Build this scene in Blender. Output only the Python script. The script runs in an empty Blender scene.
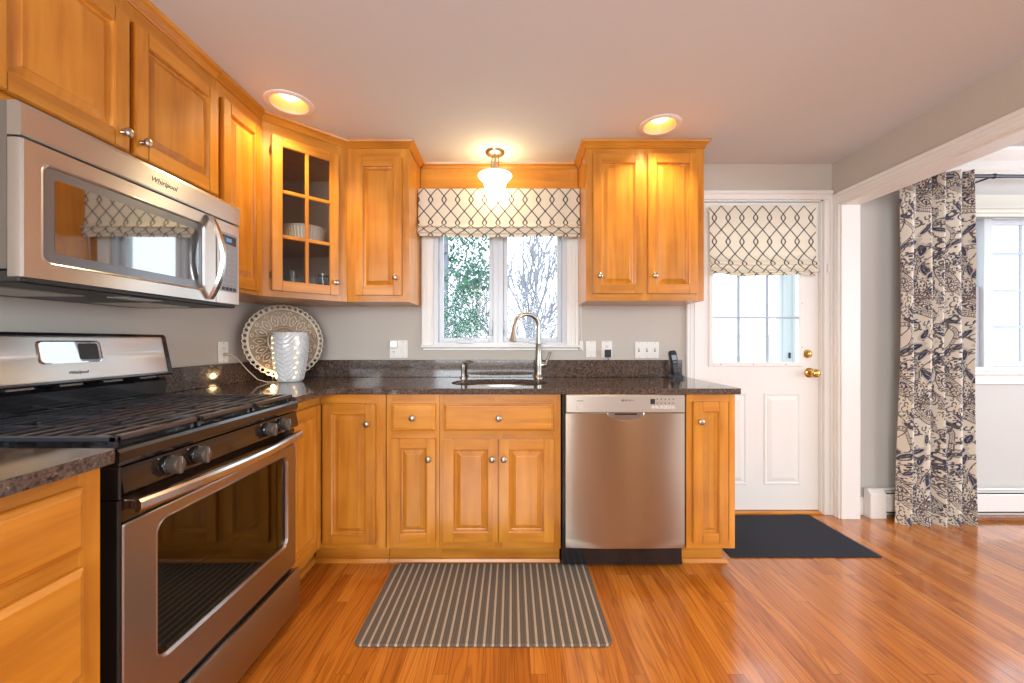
import bpy, bmesh, math, random
import numpy as np
from mathutils import Vector, Matrix
random.seed(7)
C = bpy.context.scene.collection
SC = bpy.context.scene
PI = math.pi

# ---------------------------------------------------------------- camera
cam_d = bpy.data.cameras.new('camera'); cam = bpy.data.objects.new('camera', cam_d); C.objects.link(cam)
cam.location = (0, 0, 1.16); cam.rotation_euler = (PI/2, 0, 0)
cam_d.sensor_width = 36.0; cam_d.lens = 402/1024*36.0; cam_d.clip_start = 0.02
SC.camera = cam

# ---------------------------------------------------------------- view, world, daylight
SC.view_settings.view_transform = 'Standard'; SC.view_settings.look = 'None'
SC.view_settings.gamma = 1.0; SC.view_settings.use_curve_mapping = False
SC.view_settings.exposure = 0.28
W = bpy.data.worlds.new('world'); SC.world = W; W.use_nodes = True
wn = W.node_tree; wn.nodes.clear()
wo = wn.nodes.new('ShaderNodeOutputWorld'); wb = wn.nodes.new('ShaderNodeBackground')
wb.inputs[0].default_value = (0.86, 0.93, 1.0, 1); wb.inputs[1].default_value = 2.6
wn.links.new(wb.outputs[0], wo.inputs[0])

def area_light(name, loc, rot, sx, sy, power, col):
    d = bpy.data.lights.new(name, 'AREA'); d.shape = 'RECTANGLE'; d.size = sx; d.size_y = sy
    d.energy = power; d.color = col
    o = bpy.data.objects.new(name, d); C.objects.link(o); o.location = loc; o.rotation_euler = rot
    return o
# daylight by the dining room's far windows; rear ones are unseen, added for fill
area_light('daylight_dining_windows', (5.62, 0.3, 1.45), (0, PI/2, 0), 1.5, 3.4, 76, (0.78, 0.87, 1.0))
area_light('rear_fill_daylight', (-0.5, -2.55, 1.50), (PI/2, 0, 0), 2.0, 1.4, 98, (0.86, 0.94, 1.0))
area_light('rear_dining_fill_daylight', (3.9, -2.55, 1.45), (PI/2, 0, 0), 1.8, 1.5, 16, (0.82, 0.90, 1.0))

# the kitchen's other ceiling downlights, overhead and behind the camera
for lx_, ly_, e_ in ((1.33, 0.3, 34), (0.73, 0.3, 12), (-0.55, 0.4, 10)):
    d_ = bpy.data.lights.new('kitchen_downlight', 'SPOT'); d_.energy = e_; d_.color = (1.0, 0.78, 0.45); d_.spot_size = math.radians(140); d_.spot_blend = 0.7; d_.shadow_soft_size = 0.05
    o_ = bpy.data.objects.new('kitchen_downlight', d_); C.objects.link(o_); o_.location = (lx_, ly_, 2.335)
# ---------------------------------------------------------------- materials
def srgb(r, g, b):
    f = lambda c: (c/255)/12.92 if c/255 <= 0.04045 else (((c/255)+0.055)/1.055)**2.4
    return (f(r), f(g), f(b), 1)
def newmat(name):
    m = bpy.data.materials.new(name); m.use_nodes = True; nt = m.node_tree
    p = nt.nodes['Principled BSDF']
    return m, nt, p
def mat(name, col, rough=0.5, metal=0.0, coat=0.0, noise=0.0, nscale=60, emis=None, estr=0, spec=None, bump=0.0):
    m, nt, p = newmat(name)
    p.inputs['Base Color'].default_value = col
    p.inputs['Roughness'].default_value = rough
    p.inputs['Metallic'].default_value = metal
    p.inputs['Coat Weight'].default_value = coat
    p.inputs['Coat Roughness'].default_value = 0.08
    if spec is not None: p.inputs['Specular IOR Level'].default_value = spec
    tc = nt.nodes.new('ShaderNodeTexCoord')
    n = nt.nodes.new('ShaderNodeTexNoise'); n.inputs['Scale'].default_value = nscale
    nt.links.new(tc.outputs['Object'], n.inputs['Vector'])
    mx = nt.nodes.new('ShaderNodeMix'); mx.data_type = 'RGBA'; mx.blend_type = 'MULTIPLY'
    mx.inputs['Factor'].default_value = max(noise, 0.03)
    mx.inputs['A'].default_value = col
    nt.links.new(n.outputs['Color'], mx.inputs['B'])
    nt.links.new(mx.outputs['Result'], p.inputs['Base Color'])
    if bump:
        b = nt.nodes.new('ShaderNodeBump'); b.inputs['Strength'].default_value = bump; b.inputs['Distance'].default_value = 0.002
        nt.links.new(n.outputs['Fac'], b.inputs['Height']); nt.links.new(b.outputs[0], p.inputs['Normal'])
    if emis: 
        p.inputs['Emission Color'].default_value = emis; p.inputs['Emission Strength'].default_value = estr
    return m
def ramp(nt, fac, stops):
    r = nt.nodes.new('ShaderNodeValToRGB'); e = r.color_ramp.elements
    while len(e) < len(stops): e.new(0.5)
    for i, (p, c) in enumerate(stops): e[i].position = p; e[i].color = c
    nt.links.new(fac, r.inputs[0]); return r.outputs[0]
def wood(name, horizontal, c0, c1, c2, rough=0.3, coat=0.35):
    m, nt, p = newmat(name)
    tc = nt.nodes.new('ShaderNodeTexCoord'); mp = nt.nodes.new('ShaderNodeMapping')
    mp.inputs['Scale'].default_value = (2.2, 2.2, 26) if horizontal else (26, 26, 2.2)
    oi = nt.nodes.new('ShaderNodeObjectInfo')
    ad = nt.nodes.new('ShaderNodeVectorMath'); ad.operation = 'ADD'
    nt.links.new(tc.outputs['Object'], ad.inputs[0])
    mu = nt.nodes.new('ShaderNodeMath'); mu.operation = 'MULTIPLY'; mu.inputs[1].default_value = 9.0
    nt.links.new(oi.outputs['Random'], mu.inputs[0]); nt.links.new(mu.outputs[0], ad.inputs[1])
    nt.links.new(ad.outputs[0], mp.inputs['Vector'])
    n = nt.nodes.new('ShaderNodeTexNoise'); n.inputs['Scale'].default_value = 1.0; n.inputs['Detail'].default_value = 6
    n.inputs['Distortion'].default_value = 0.6
    nt.links.new(mp.outputs[0], n.inputs['Vector'])
    n2 = nt.nodes.new('ShaderNodeTexNoise'); n2.inputs['Scale'].default_value = 5.5; n2.inputs['Detail'].default_value = 3
    nt.links.new(ad.outputs[0], n2.inputs['Vector'])
    mm = nt.nodes.new('ShaderNodeMix'); mm.data_type = 'FLOAT'; mm.inputs['Factor'].default_value = 0.35
    nt.links.new(n.outputs['Fac'], mm.inputs['A']); nt.links.new(n2.outputs['Fac'], mm.inputs['B'])
    col = ramp(nt, mm.outputs['Result'], [(0.3, c0), (0.5, c1), (0.7, c2)])
    # board to board tone
    hs = nt.nodes.new('ShaderNodeHueSaturation'); mr = nt.nodes.new('ShaderNodeMapRange')
    mr.inputs['To Min'].default_value = 0.9; mr.inputs['To Max'].default_value = 1.1
    nt.links.new(oi.outputs['Random'], mr.inputs['Value']); nt.links.new(mr.outputs[0], hs.inputs['Value'])
    nt.links.new(col, hs.inputs['Color'])
    nt.links.new(hs.outputs[0], p.inputs['Base Color'])
    p.inputs['Roughness'].default_value = rough; p.inputs['Coat Weight'].default_value = coat
    p.inputs['Coat Roughness'].default_value = 0.18
    return m
M = {}
w0, w1, w2 = srgb(170, 101, 24), srgb(197, 126, 36), srgb(212, 144, 52)
M['wood_v'] = wood('maple_upright_grain', False, w0, w1, w2)
M['wood_h'] = wood('maple_level_grain', True, w0, w1, w2)
M['wall'] = mat('greige_wall_paint', srgb(196, 186, 174), 0.6, noise=0.04, nscale=300)
M['wall_dining'] = mat('pale_grey_wall_paint', srgb(205, 202, 196), 0.6, noise=0.04, nscale=300)
M['ceil'] = mat('ceiling_paint', srgb(222, 224, 226), 0.8, noise=0.06, nscale=400, bump=0.15)
M['white'] = mat('white_trim_paint', srgb(236, 232, 226), 0.35, noise=0.02)
M['vinyl'] = mat('white_window_vinyl', srgb(208, 212, 218), 0.3, noise=0.02)
M['plate'] = mat('white_wall_plate_plastic', srgb(238, 234, 226), 0.35, noise=0.02)
M['black'] = mat('black_enamel', (0.010, 0.010, 0.012, 1), 0.2, coat=0.5)
M['blackmat'] = mat('black_plastic', (0.012, 0.012, 0.013, 1), 0.42)
M['iron'] = mat('cast_iron_grate', (0.028, 0.030, 0.038, 1), 0.34, coat=0.8)
M['case'] = mat('painted_grey_case', srgb(120, 112, 104), 0.35, 0.6)
M['darkhole'] = mat('dark_recess', (0.006, 0.006, 0.006, 1), 0.8)
M['nickel'] = mat('satin_nickel', srgb(176, 168, 156), 0.28, 1.0)
M['brass'] = mat('polished_brass', srgb(212, 172, 96), 0.2, 1.0)
M['bronze'] = mat('dark_hinge_metal', srgb(88, 76, 62), 0.4, 0.9)
M['rod'] = mat('dark_grey_rod_metal', srgb(70, 72, 78), 0.35, 0.7)
M['phone'] = mat('black_phone_plastic', (0.018, 0.02, 0.022, 1), 0.35)
M['phonekey'] = mat('grey_phone_keys', srgb(98, 104, 112), 0.4)
M['screen'] = mat('grey_display', srgb(150, 166, 170), 0.2)
M['mat'] = mat('charcoal_door_mat', srgb(44, 50, 64), 0.95, noise=0.8, nscale=420, bump=0.8)
M['knobblack'] = mat('dark_knob_enamel', srgb(96, 88, 82), 0.3, 0.4, coat=0.3)
M['control'] = mat('dark_brown_glass_enamel', srgb(30, 20, 15), 0.12, 0.0, coat=0.6)
M['porcelain'] = mat('white_porcelain', srgb(236, 230, 218), 0.2, coat=0.5)
M['ceramic'] = mat('pale_ceramic', srgb(222, 221, 219), 0.22, coat=0.5)
M['cord'] = mat('cream_cord', srgb(206, 190, 158), 0.5)
M['glow'] = mat('warm_glow', (1, 0.6, 0.25, 1), 0.5, emis=(1, 0.62, 0.25, 1), estr=3.0)
M['bulb'] = mat('recessed_bulb', (1, 0.9, 0.7, 1), 0.5, emis=(1, 0.82, 0.50, 1), estr=3.0)
M['nightlight'] = mat('night_light_glow', (1, 0.97, 0.9, 1), 0.5, emis=(1, 0.95, 0.85, 1), estr=1.3)
M['bell'] = mat('frosted_lit_glass', (1, 0.93, 0.8, 1), 0.4, emis=(1, 0.78, 0.42, 1), estr=10.0)
M['canin'] = mat('recessed_can_reflector', srgb(232, 196, 130), 0.45)
M['bluedisplay'] = mat('blue_lit_display', (0.01, 0.03, 0.05, 1), 0.3, emis=(0.1, 0.45, 0.9, 1), estr=0.5)
M['logo'] = mat('grey_logo_print', srgb(78, 76, 74), 0.4, 0.4)
M['print_light'] = mat('pale_print', srgb(168, 168, 166), 0.5)
M['shade_white'] = mat('cream_shade_cloth', srgb(228, 224, 212), 0.8)
M['grille'] = mat('backlit_shade_grille', srgb(176, 186, 202), 0.4)  # white bars against bright panes; their shade is painted in as blue-grey
M['key_pale'] = mat('pale_grey_key', srgb(196, 188, 176), 0.4)
M['seal'] = mat('grey_seal', srgb(148, 143, 136), 0.6)
M['interior'] = mat('cabinet_inside_brown', srgb(196, 172, 154), 0.6)
M['stucco'] = mat('pale_porch_siding', srgb(224, 234, 242), 0.6)
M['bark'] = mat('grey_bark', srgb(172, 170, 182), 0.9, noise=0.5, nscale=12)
M['pine'] = mat('evergreen_needles', srgb(96, 142, 120), 0.8, noise=0.6, nscale=3)
M['autumn'] = mat('pale_dry_leaves', srgb(226, 210, 184), 0.8, noise=0.5, nscale=3)
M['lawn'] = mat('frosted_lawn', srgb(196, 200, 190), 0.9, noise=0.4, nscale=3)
M['wicker'] = mat('oven_rack_metal', srgb(150, 146, 140), 0.3, 0.9)  # plain grey rack metal, one even tone

def steel(name, col, rough, aniso, direction):
    m, nt, p = newmat(name)
    tc = nt.nodes.new('ShaderNodeTexCoord'); mp = nt.nodes.new('ShaderNodeMapping')
    mp.inputs['Scale'].default_value = (3, 3, 60) if direction == 'h' else (500, 500, 4)
    nt.links.new(tc.outputs['Object'], mp.inputs['Vector'])
    n = nt.nodes.new('ShaderNodeTexNoise'); n.inputs['Scale'].default_value = 1.0; n.inputs['Detail'].default_value = 3
    nt.links.new(mp.outputs[0], n.inputs['Vector'])
    mr = nt.nodes.new('ShaderNodeMapRange'); mr.inputs['To Min'].default_value = rough-0.004; mr.inputs['To Max'].default_value = rough+0.004
    nt.links.new(n.outputs['Fac'], mr.inputs['Value']); nt.links.new(mr.outputs[0], p.inputs['Roughness'])
    p.inputs['Base Color'].default_value = col; p.inputs['Metallic'].default_value = 1.0
    p.inputs['Anisotropic'].default_value = aniso; p.inputs['Anisotropic Rotation'].default_value = 0.25
    tg = nt.nodes.new('ShaderNodeTangent'); tg.direction_type = 'RADIAL'; tg.axis = 'Z'
    nt.links.new(tg.outputs[0], p.inputs['Tangent'])
    # the pressed sheet is never quite flat
    n2 = nt.nodes.new('ShaderNodeTexNoise'); n2.inputs['Scale'].default_value = 2.4; n2.inputs['Detail'].default_value = 0
    nt.links.new(tc.outputs['Object'], n2.inputs['Vector'])
    b = nt.nodes.new('ShaderNodeBump'); b.inputs['Strength'].default_value = 0.6; b.inputs['Distance'].default_value = 0.010
    nt.links.new(n2.outputs['Fac'], b.inputs['Height']); nt.links.new(b.outputs[0], p.inputs['Normal'])
    return m
M['steel'] = steel('brushed_stainless', srgb(206, 200, 194), 0.32, 0.9, 'h')
M['steel_dw'] = steel('warm_stainless_door', srgb(186, 172, 156), 0.29, 1.0, 'h')
M['steel_range'] = steel('range_stainless', srgb(176, 165, 161), 0.30, 0.9, 'h')
M['steel_pale'] = steel('satin_control_strip', srgb(200, 194, 184), 0.38, 0.3, 'h')
M['steel_sink'] = mat('sink_steel', srgb(190, 186, 178), 0.25, 1.0)
M['steel_bright'] = steel('polished_handle_steel', srgb(200, 196, 194), 0.2, 0.3, 'h')

def glassmat(name, tint, gloss=0.12, rough=0.02, ior=1.5):
    m = bpy.data.materials.new(name); m.use_nodes = True; nt = m.node_tree; nt.nodes.clear()
    o = nt.nodes.new('ShaderNodeOutputMaterial'); t = nt.nodes.new('ShaderNodeBsdfTransparent'); t.inputs[0].default_value = tint
    g = nt.nodes.new('ShaderNodeBsdfGlossy'); g.inputs['Roughness'].default_value = rough
    f = nt.nodes.new('ShaderNodeFresnel'); f.inputs[0].default_value = ior
    ad = nt.nodes.new('ShaderNodeMath'); ad.operation = 'ADD'; ad.inputs[1].default_value = gloss
    nt.links.new(f.outputs[0], ad.inputs[0])
    ge = nt.nodes.new('ShaderNodeNewGeometry'); iv = nt.nodes.new('ShaderNodeMath'); iv.operation = 'SUBTRACT'; iv.inputs[0].default_value = 1.0
    nt.links.new(ge.outputs['Backfacing'], iv.inputs[1]); ml = nt.nodes.new('ShaderNodeMath'); ml.operation = 'MULTIPLY'
    nt.links.new(ad.outputs[0], ml.inputs[0]); nt.links.new(iv.outputs[0], ml.inputs[1]); ad = ml
    mx = nt.nodes.new('ShaderNodeMixShader')
    nt.links.new(ad.outputs[0], mx.inputs[0]); nt.links.new(t.outputs[0], mx.inputs[1]); nt.links.new(g.outputs[0], mx.inputs[2])
    nt.links.new(mx.outputs[0], o.inputs[0]); return m
M['glass'] = glassmat('clear_window_glass', (0.97, 0.99, 1, 1), 0.0, 0.02, 1.2)
M['cabglass'] = glassmat('cabinet_glass', (0.85, 0.84, 0.82, 1), 0.01)
M['ovenglass'] = glassmat('dark_oven_glass', (0.32, 0.25, 0.22, 1), 0.05, 0.04)
M['mwglass'] = glassmat('mirror_like_microwave_glass', (0.16, 0.17, 0.18, 1), 0.42, 0.03)
M['tumbler'] = glassmat('tumbler_glass', (0.86, 0.86, 0.84, 1), 0.04)

def granite():
    m, nt, p = newmat('brown_speckled_granite')
    tc = nt.nodes.new('ShaderNodeTexCoord')
    v = nt.nodes.new('ShaderNodeTexVoronoi'); v.inputs['Scale'].default_value = 230
    n = nt.nodes.new('ShaderNodeTexNoise'); n.inputs['Scale'].default_value = 90; n.inputs['Detail'].default_value = 5
    for q in (v, n): nt.links.new(tc.outputs['Object'], q.inputs['Vector'])
    c1 = ramp(nt, v.outputs['Color'], [(0.0, srgb(34, 27, 25)), (0.35, srgb(66, 52, 46)), (0.62, srgb(104, 84, 72)), (0.82, srgb(52, 45, 44)), (0.95, srgb(168, 146, 126))])
    c2 = ramp(nt, n.outputs['Fac'], [(0.4, srgb(38, 31, 30)), (0.6, srgb(116, 96, 84))])
    mx = nt.nodes.new('ShaderNodeMix'); mx.data_type = 'RGBA'; mx.inputs['Factor'].default_value = 0.4
    nt.links.new(c1, mx.inputs['A']); nt.links.new(c2, mx.inputs['B']); nt.links.new(mx.outputs['Result'], p.inputs['Base Color'])
    p.inputs['Roughness'].default_value = 0.09; p.inputs['Specular IOR Level'].default_value = 0.7
    return m
M['granite'] = granite()

def floor_mat():
    m, nt, p = newmat('oak_strip_floor')
    tc = nt.nodes.new('ShaderNodeTexCoord'); mp = nt.nodes.new('ShaderNodeMapping')
    mp.inputs['Rotation'].default_value = (0, 0, PI/2)
    nt.links.new(tc.outputs['Object'], mp.inputs['Vector'])
    br = nt.nodes.new('ShaderNodeTexBrick'); br.inputs['Scale'].default_value = 1.0
    br.inputs['Brick Width'].default_value = 0.95; br.inputs['Row Height'].default_value = 0.0571
    br.inputs['Mortar Size'].default_value = 0.0007; br.inputs['Mortar Smooth'].default_value = 0.3
    br.offset = 0.37; br.offset_frequency = 3; br.squash = 1.3; br.squash_frequency = 2
    br.inputs['Color1'].default_value = (0, 0, 0, 1); br.inputs['Color2'].default_value = (1, 1, 1, 1); br.inputs['Mortar'].default_value = (0.0, 0.0, 0.0, 1)
    nt.links.new(mp.outputs[0], br.inputs['Vector'])
    # per board offset for the grain
    ad = nt.nodes.new('ShaderNodeVectorMath'); ad.operation = 'MULTIPLY_ADD'
    ad.inputs[1].default_value = (7, 7, 7)
    nt.links.new(br.outputs['Color'], ad.inputs[0]); nt.links.new(tc.outputs['Object'], ad.inputs[2])
    m2 = nt.nodes.new('ShaderNodeMapping'); m2.inputs['Scale'].default_value = (42, 2.2, 1)
    nt.links.new(ad.outputs[0], m2.inputs['Vector'])
    n = nt.nodes.new('ShaderNodeTexNoise'); n.inputs['Scale'].default_value = 1; n.inputs['Detail'].default_value = 8; n.inputs['Distortion'].default_value = 1.2
    nt.links.new(m2.outputs[0], n.inputs['Vector'])
    m3 = nt.nodes.new('ShaderNodeMapping'); m3.inputs['Scale'].default_value = (11, 1.0, 1)
    nt.links.new(ad.outputs[0], m3.inputs['Vector'])
    n3 = nt.nodes.new('ShaderNodeTexNoise'); n3.inputs['Scale'].default_value = 1.0; n3.inputs['Detail'].default_value = 1.5
    nt.links.new(m3.outputs[0], n3.inputs['Vector'])
    sx_ = nt.nodes.new('ShaderNodeSeparateXYZ'); nt.links.new(ad.outputs[0], sx_.inputs[0])
    a1 = nt.nodes.new('ShaderNodeMath'); a1.operation = 'MULTIPLY'; a1.inputs[1].default_value = 260.0; nt.links.new(sx_.outputs['X'], a1.inputs[0])
    a2 = nt.nodes.new('ShaderNodeMath'); a2.operation = 'MULTIPLY_ADD'; a2.inputs[1].default_value = 75.0; nt.links.new(n3.outputs['Fac'], a2.inputs[0]); nt.links.new(a1.outputs[0], a2.inputs[2])
    a3 = nt.nodes.new('ShaderNodeMath'); a3.operation = 'SINE'; nt.links.new(a2.outputs[0], a3.inputs[0])
    wv = nt.nodes.new('ShaderNodeMapRange'); wv.inputs['From Min'].default_value = -1.0; nt.links.new(a3.outputs[0], wv.inputs['Value'])
    base = ramp(nt, br.outputs['Color'], [(0.0, srgb(172, 96, 28)), (0.5, srgb(192, 112, 36)), (1.0, srgb(206, 128, 48))])
    g1 = ramp(nt, n.outputs['Fac'], [(0.35, (0.72, 0.64, 0.55, 1)), (0.55, (1, 1, 1, 1))])
    g2 = ramp(nt, wv.outputs[0], [(0.0, (0.60, 0.50, 0.42, 1)), (0.35, (1, 1, 1, 1))])
    x1 = nt.nodes.new('ShaderNodeMix'); x1.data_type = 'RGBA'; x1.blend_type = 'MULTIPLY'; x1.inputs['Factor'].default_value = 0.75
    nt.links.new(base, x1.inputs['A']); nt.links.new(g1, x1.inputs['B'])
    x2 = nt.nodes.new('ShaderNodeMix'); x2.data_type = 'RGBA'; x2.blend_type = 'MULTIPLY'; x2.inputs['Factor'].default_value = 0.6
    nt.links.new(x1.outputs['Result'], x2.inputs['A']); nt.links.new(g2, x2.inputs['B'])
    x3 = nt.nodes.new('ShaderNodeMix'); x3.data_type = 'RGBA'; x3.blend_type = 'MIX'
    nt.links.new(br.outputs['Fac'], x3.inputs['Factor']); nt.links.new(x2.outputs['Result'], x3.inputs['A']); x3.inputs['B'].default_value = srgb(92, 48, 20)
    nt.links.new(x3.outputs['Result'], p.inputs['Base Color'])
    p.inputs['Roughness'].default_value = 0.23; p.inputs['Coat Weight'].default_value = 0.7; p.inputs['Coat Roughness'].default_value = 0.10
    b = nt.nodes.new('ShaderNodeBump'); b.inputs['Strength'].default_value = 0.12; b.inputs['Distance'].default_value = 0.002
    nt.links.new(n.outputs['Fac'], b.inputs['Height']); nt.links.new(b.outputs[0], p.inputs['Normal'])
    return m
M['floor'] = floor_mat()

def rug_mat():
    m, nt, p = newmat('striped_woven_rug')
    tc = nt.nodes.new('ShaderNodeTexCoord'); sp = nt.nodes.new('ShaderNodeSeparateXYZ')
    nt.links.new(tc.outputs['Object'], sp.inputs[0])
    mu = nt.nodes.new('ShaderNodeMath'); mu.operation = 'MULTIPLY'; mu.inputs[1].default_value = 1/0.0335
    fr = nt.nodes.new('ShaderNodeMath'); fr.operation = 'FRACT'
    ad = nt.nodes.new('ShaderNodeMath'); ad.operation = 'ADD'; ad.inputs[1].default_value = 100
    nt.links.new(sp.outputs['X'], mu.inputs[0]); nt.links.new(mu.outputs[0], ad.inputs[0]); nt.links.new(ad.outputs[0], fr.inputs[0])
    dk, dk2, lt = srgb(92, 82, 72), srgb(108, 97, 86), srgb(172, 156, 138)
    r = nt.nodes.new('ShaderNodeValToRGB'); e = r.color_ramp.elements; r.color_ramp.interpolation = 'CONSTANT'
    for _ in range(4): e.new(0.5)
    for i, (q, c) in enumerate([(0, lt), (0.27, dk), (0.5, dk2), (0.56, dk), (0.82, dk2), (0.9, dk)]): e[i].position = q; e[i].color = c
    nt.links.new(fr.outputs[0], r.inputs[0])
    n = nt.nodes.new('ShaderNodeTexNoise'); n.inputs['Scale'].default_value = 500; nt.links.new(tc.outputs['Object'], n.inputs['Vector'])
    x = nt.nodes.new('ShaderNodeMix'); x.data_type = 'RGBA'; x.blend_type = 'OVERLAY'; x.inputs['Factor'].default_value = 0.5
    nt.links.new(r.outputs[0], x.inputs['A']); nt.links.new(n.outputs['Fac'], x.inputs['B'])
    nt.links.new(x.outputs['Result'], p.inputs['Base Color']); p.inputs['Roughness'].default_value = 0.9
    b = nt.nodes.new('ShaderNodeBump'); b.inputs['Strength'].default_value = 0.5; b.inputs['Distance'].default_value = 0.002
    nt.links.new(n.outputs['Fac'], b.inputs['Height']); nt.links.new(b.outputs[0], p.inputs['Normal'])
    return m
M['rug'] = rug_mat()

def cloth_mat(name, trans):
    m, nt, p = newmat(name)
    a = nt.nodes.new('ShaderNodeAttribute'); a.attribute_name = 'pattern'
    nt.links.new(a.outputs['Color'], p.inputs['Base Color']); p.inputs['Roughness'].default_value = 0.85
    tc = nt.nodes.new('ShaderNodeTexCoord')
    n = nt.nodes.new('ShaderNodeTexNoise'); n.inputs['Scale'].default_value = 350; nt.links.new(tc.outputs['Object'], n.inputs['Vector'])
    b = nt.nodes.new('ShaderNodeBump'); b.inputs['Strength'].default_value = 0.3; b.inputs['Distance'].default_value = 0.001
    nt.links.new(n.outputs['Fac'], b.inputs['Height']); nt.links.new(b.outputs[0], p.inputs['Normal'])
    if trans:
        t = nt.nodes.new('ShaderNodeBsdfTranslucent'); nt.links.new(a.outputs['Color'], t.inputs[0])
        mx = nt.nodes.new('ShaderNodeMixShader'); mx.inputs[0].default_value = trans
        o = nt.nodes['Material Output']
        nt.links.new(p.outputs[0], mx.inputs[1]); nt.links.new(t.outputs[0], mx.inputs[2]); nt.links.new(mx.outputs[0], o.inputs[0])
    return m
M['trellis'] = cloth_mat('trellis_linen', 0.35)
M['paisley'] = cloth_mat('paisley_cotton', 0.1)

def plate_mat():
    m, nt, p = newmat('whitewashed_carved_metal')
    g = nt.nodes.new('ShaderNodeNewGeometry')
    col = ramp(nt, g.outputs['Pointiness'], [(0.45, srgb(112, 84, 58)), (0.5, srgb(182, 158, 130)), (0.55, srgb(228, 214, 192))])
    nt.links.new(col, p.inputs['Base Color']); p.inputs['Roughness'].default_value = 0.45; p.inputs['Metallic'].default_value = 0.25
    return m
M['tray'] = plate_mat()

# ---------------------------------------------------------------- mesh helpers
ONE_PIECE = {'foliage', 'branches', 'leaf_relief', 'relief', 'pierced_rim', 'fluting', 'key_marks'}
def clusters(bm):
    bm.verts.index_update(); bm.verts.ensure_lookup_table(); seen = set(); isl = []
    for v in bm.verts:
        if v.index in seen: continue
        st = [v]; seen.add(v.index); g = []
        while st:
            x = st.pop(); g.append(x.index)
            for e in x.link_edges:
                y = e.other_vert(x)
                if y.index not in seen: seen.add(y.index); st.append(y)
        isl.append(g)
    if len(isl) < 2 or len(isl) > 400: return [None]
    co = np.array([v.co for v in bm.verts]); lo = np.array([co[g].min(0) for g in isl]); hi = np.array([co[g].max(0) for g in isl]); sz = (hi-lo).max(1)
    par = list(range(len(isl)))
    def fd(a):
        while par[a] != a: par[a] = par[par[a]]; a = par[a]
        return a
    for i in range(len(isl)):
        gap = np.maximum(0, np.maximum(lo-hi[i], lo[i]-hi)); d = np.sqrt((gap**2).sum(1)); nr = d <= np.maximum(0.0195, 0.49*np.maximum(sz, sz[i]))
        for j in np.nonzero(nr)[0]: par[fd(i)] = fd(int(j))
    out = {}
    for i in range(len(isl)): out.setdefault(fd(i), []).extend(isl[i])
    return list(out.values())
ORG = {}          # world position of an object's own origin
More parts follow.
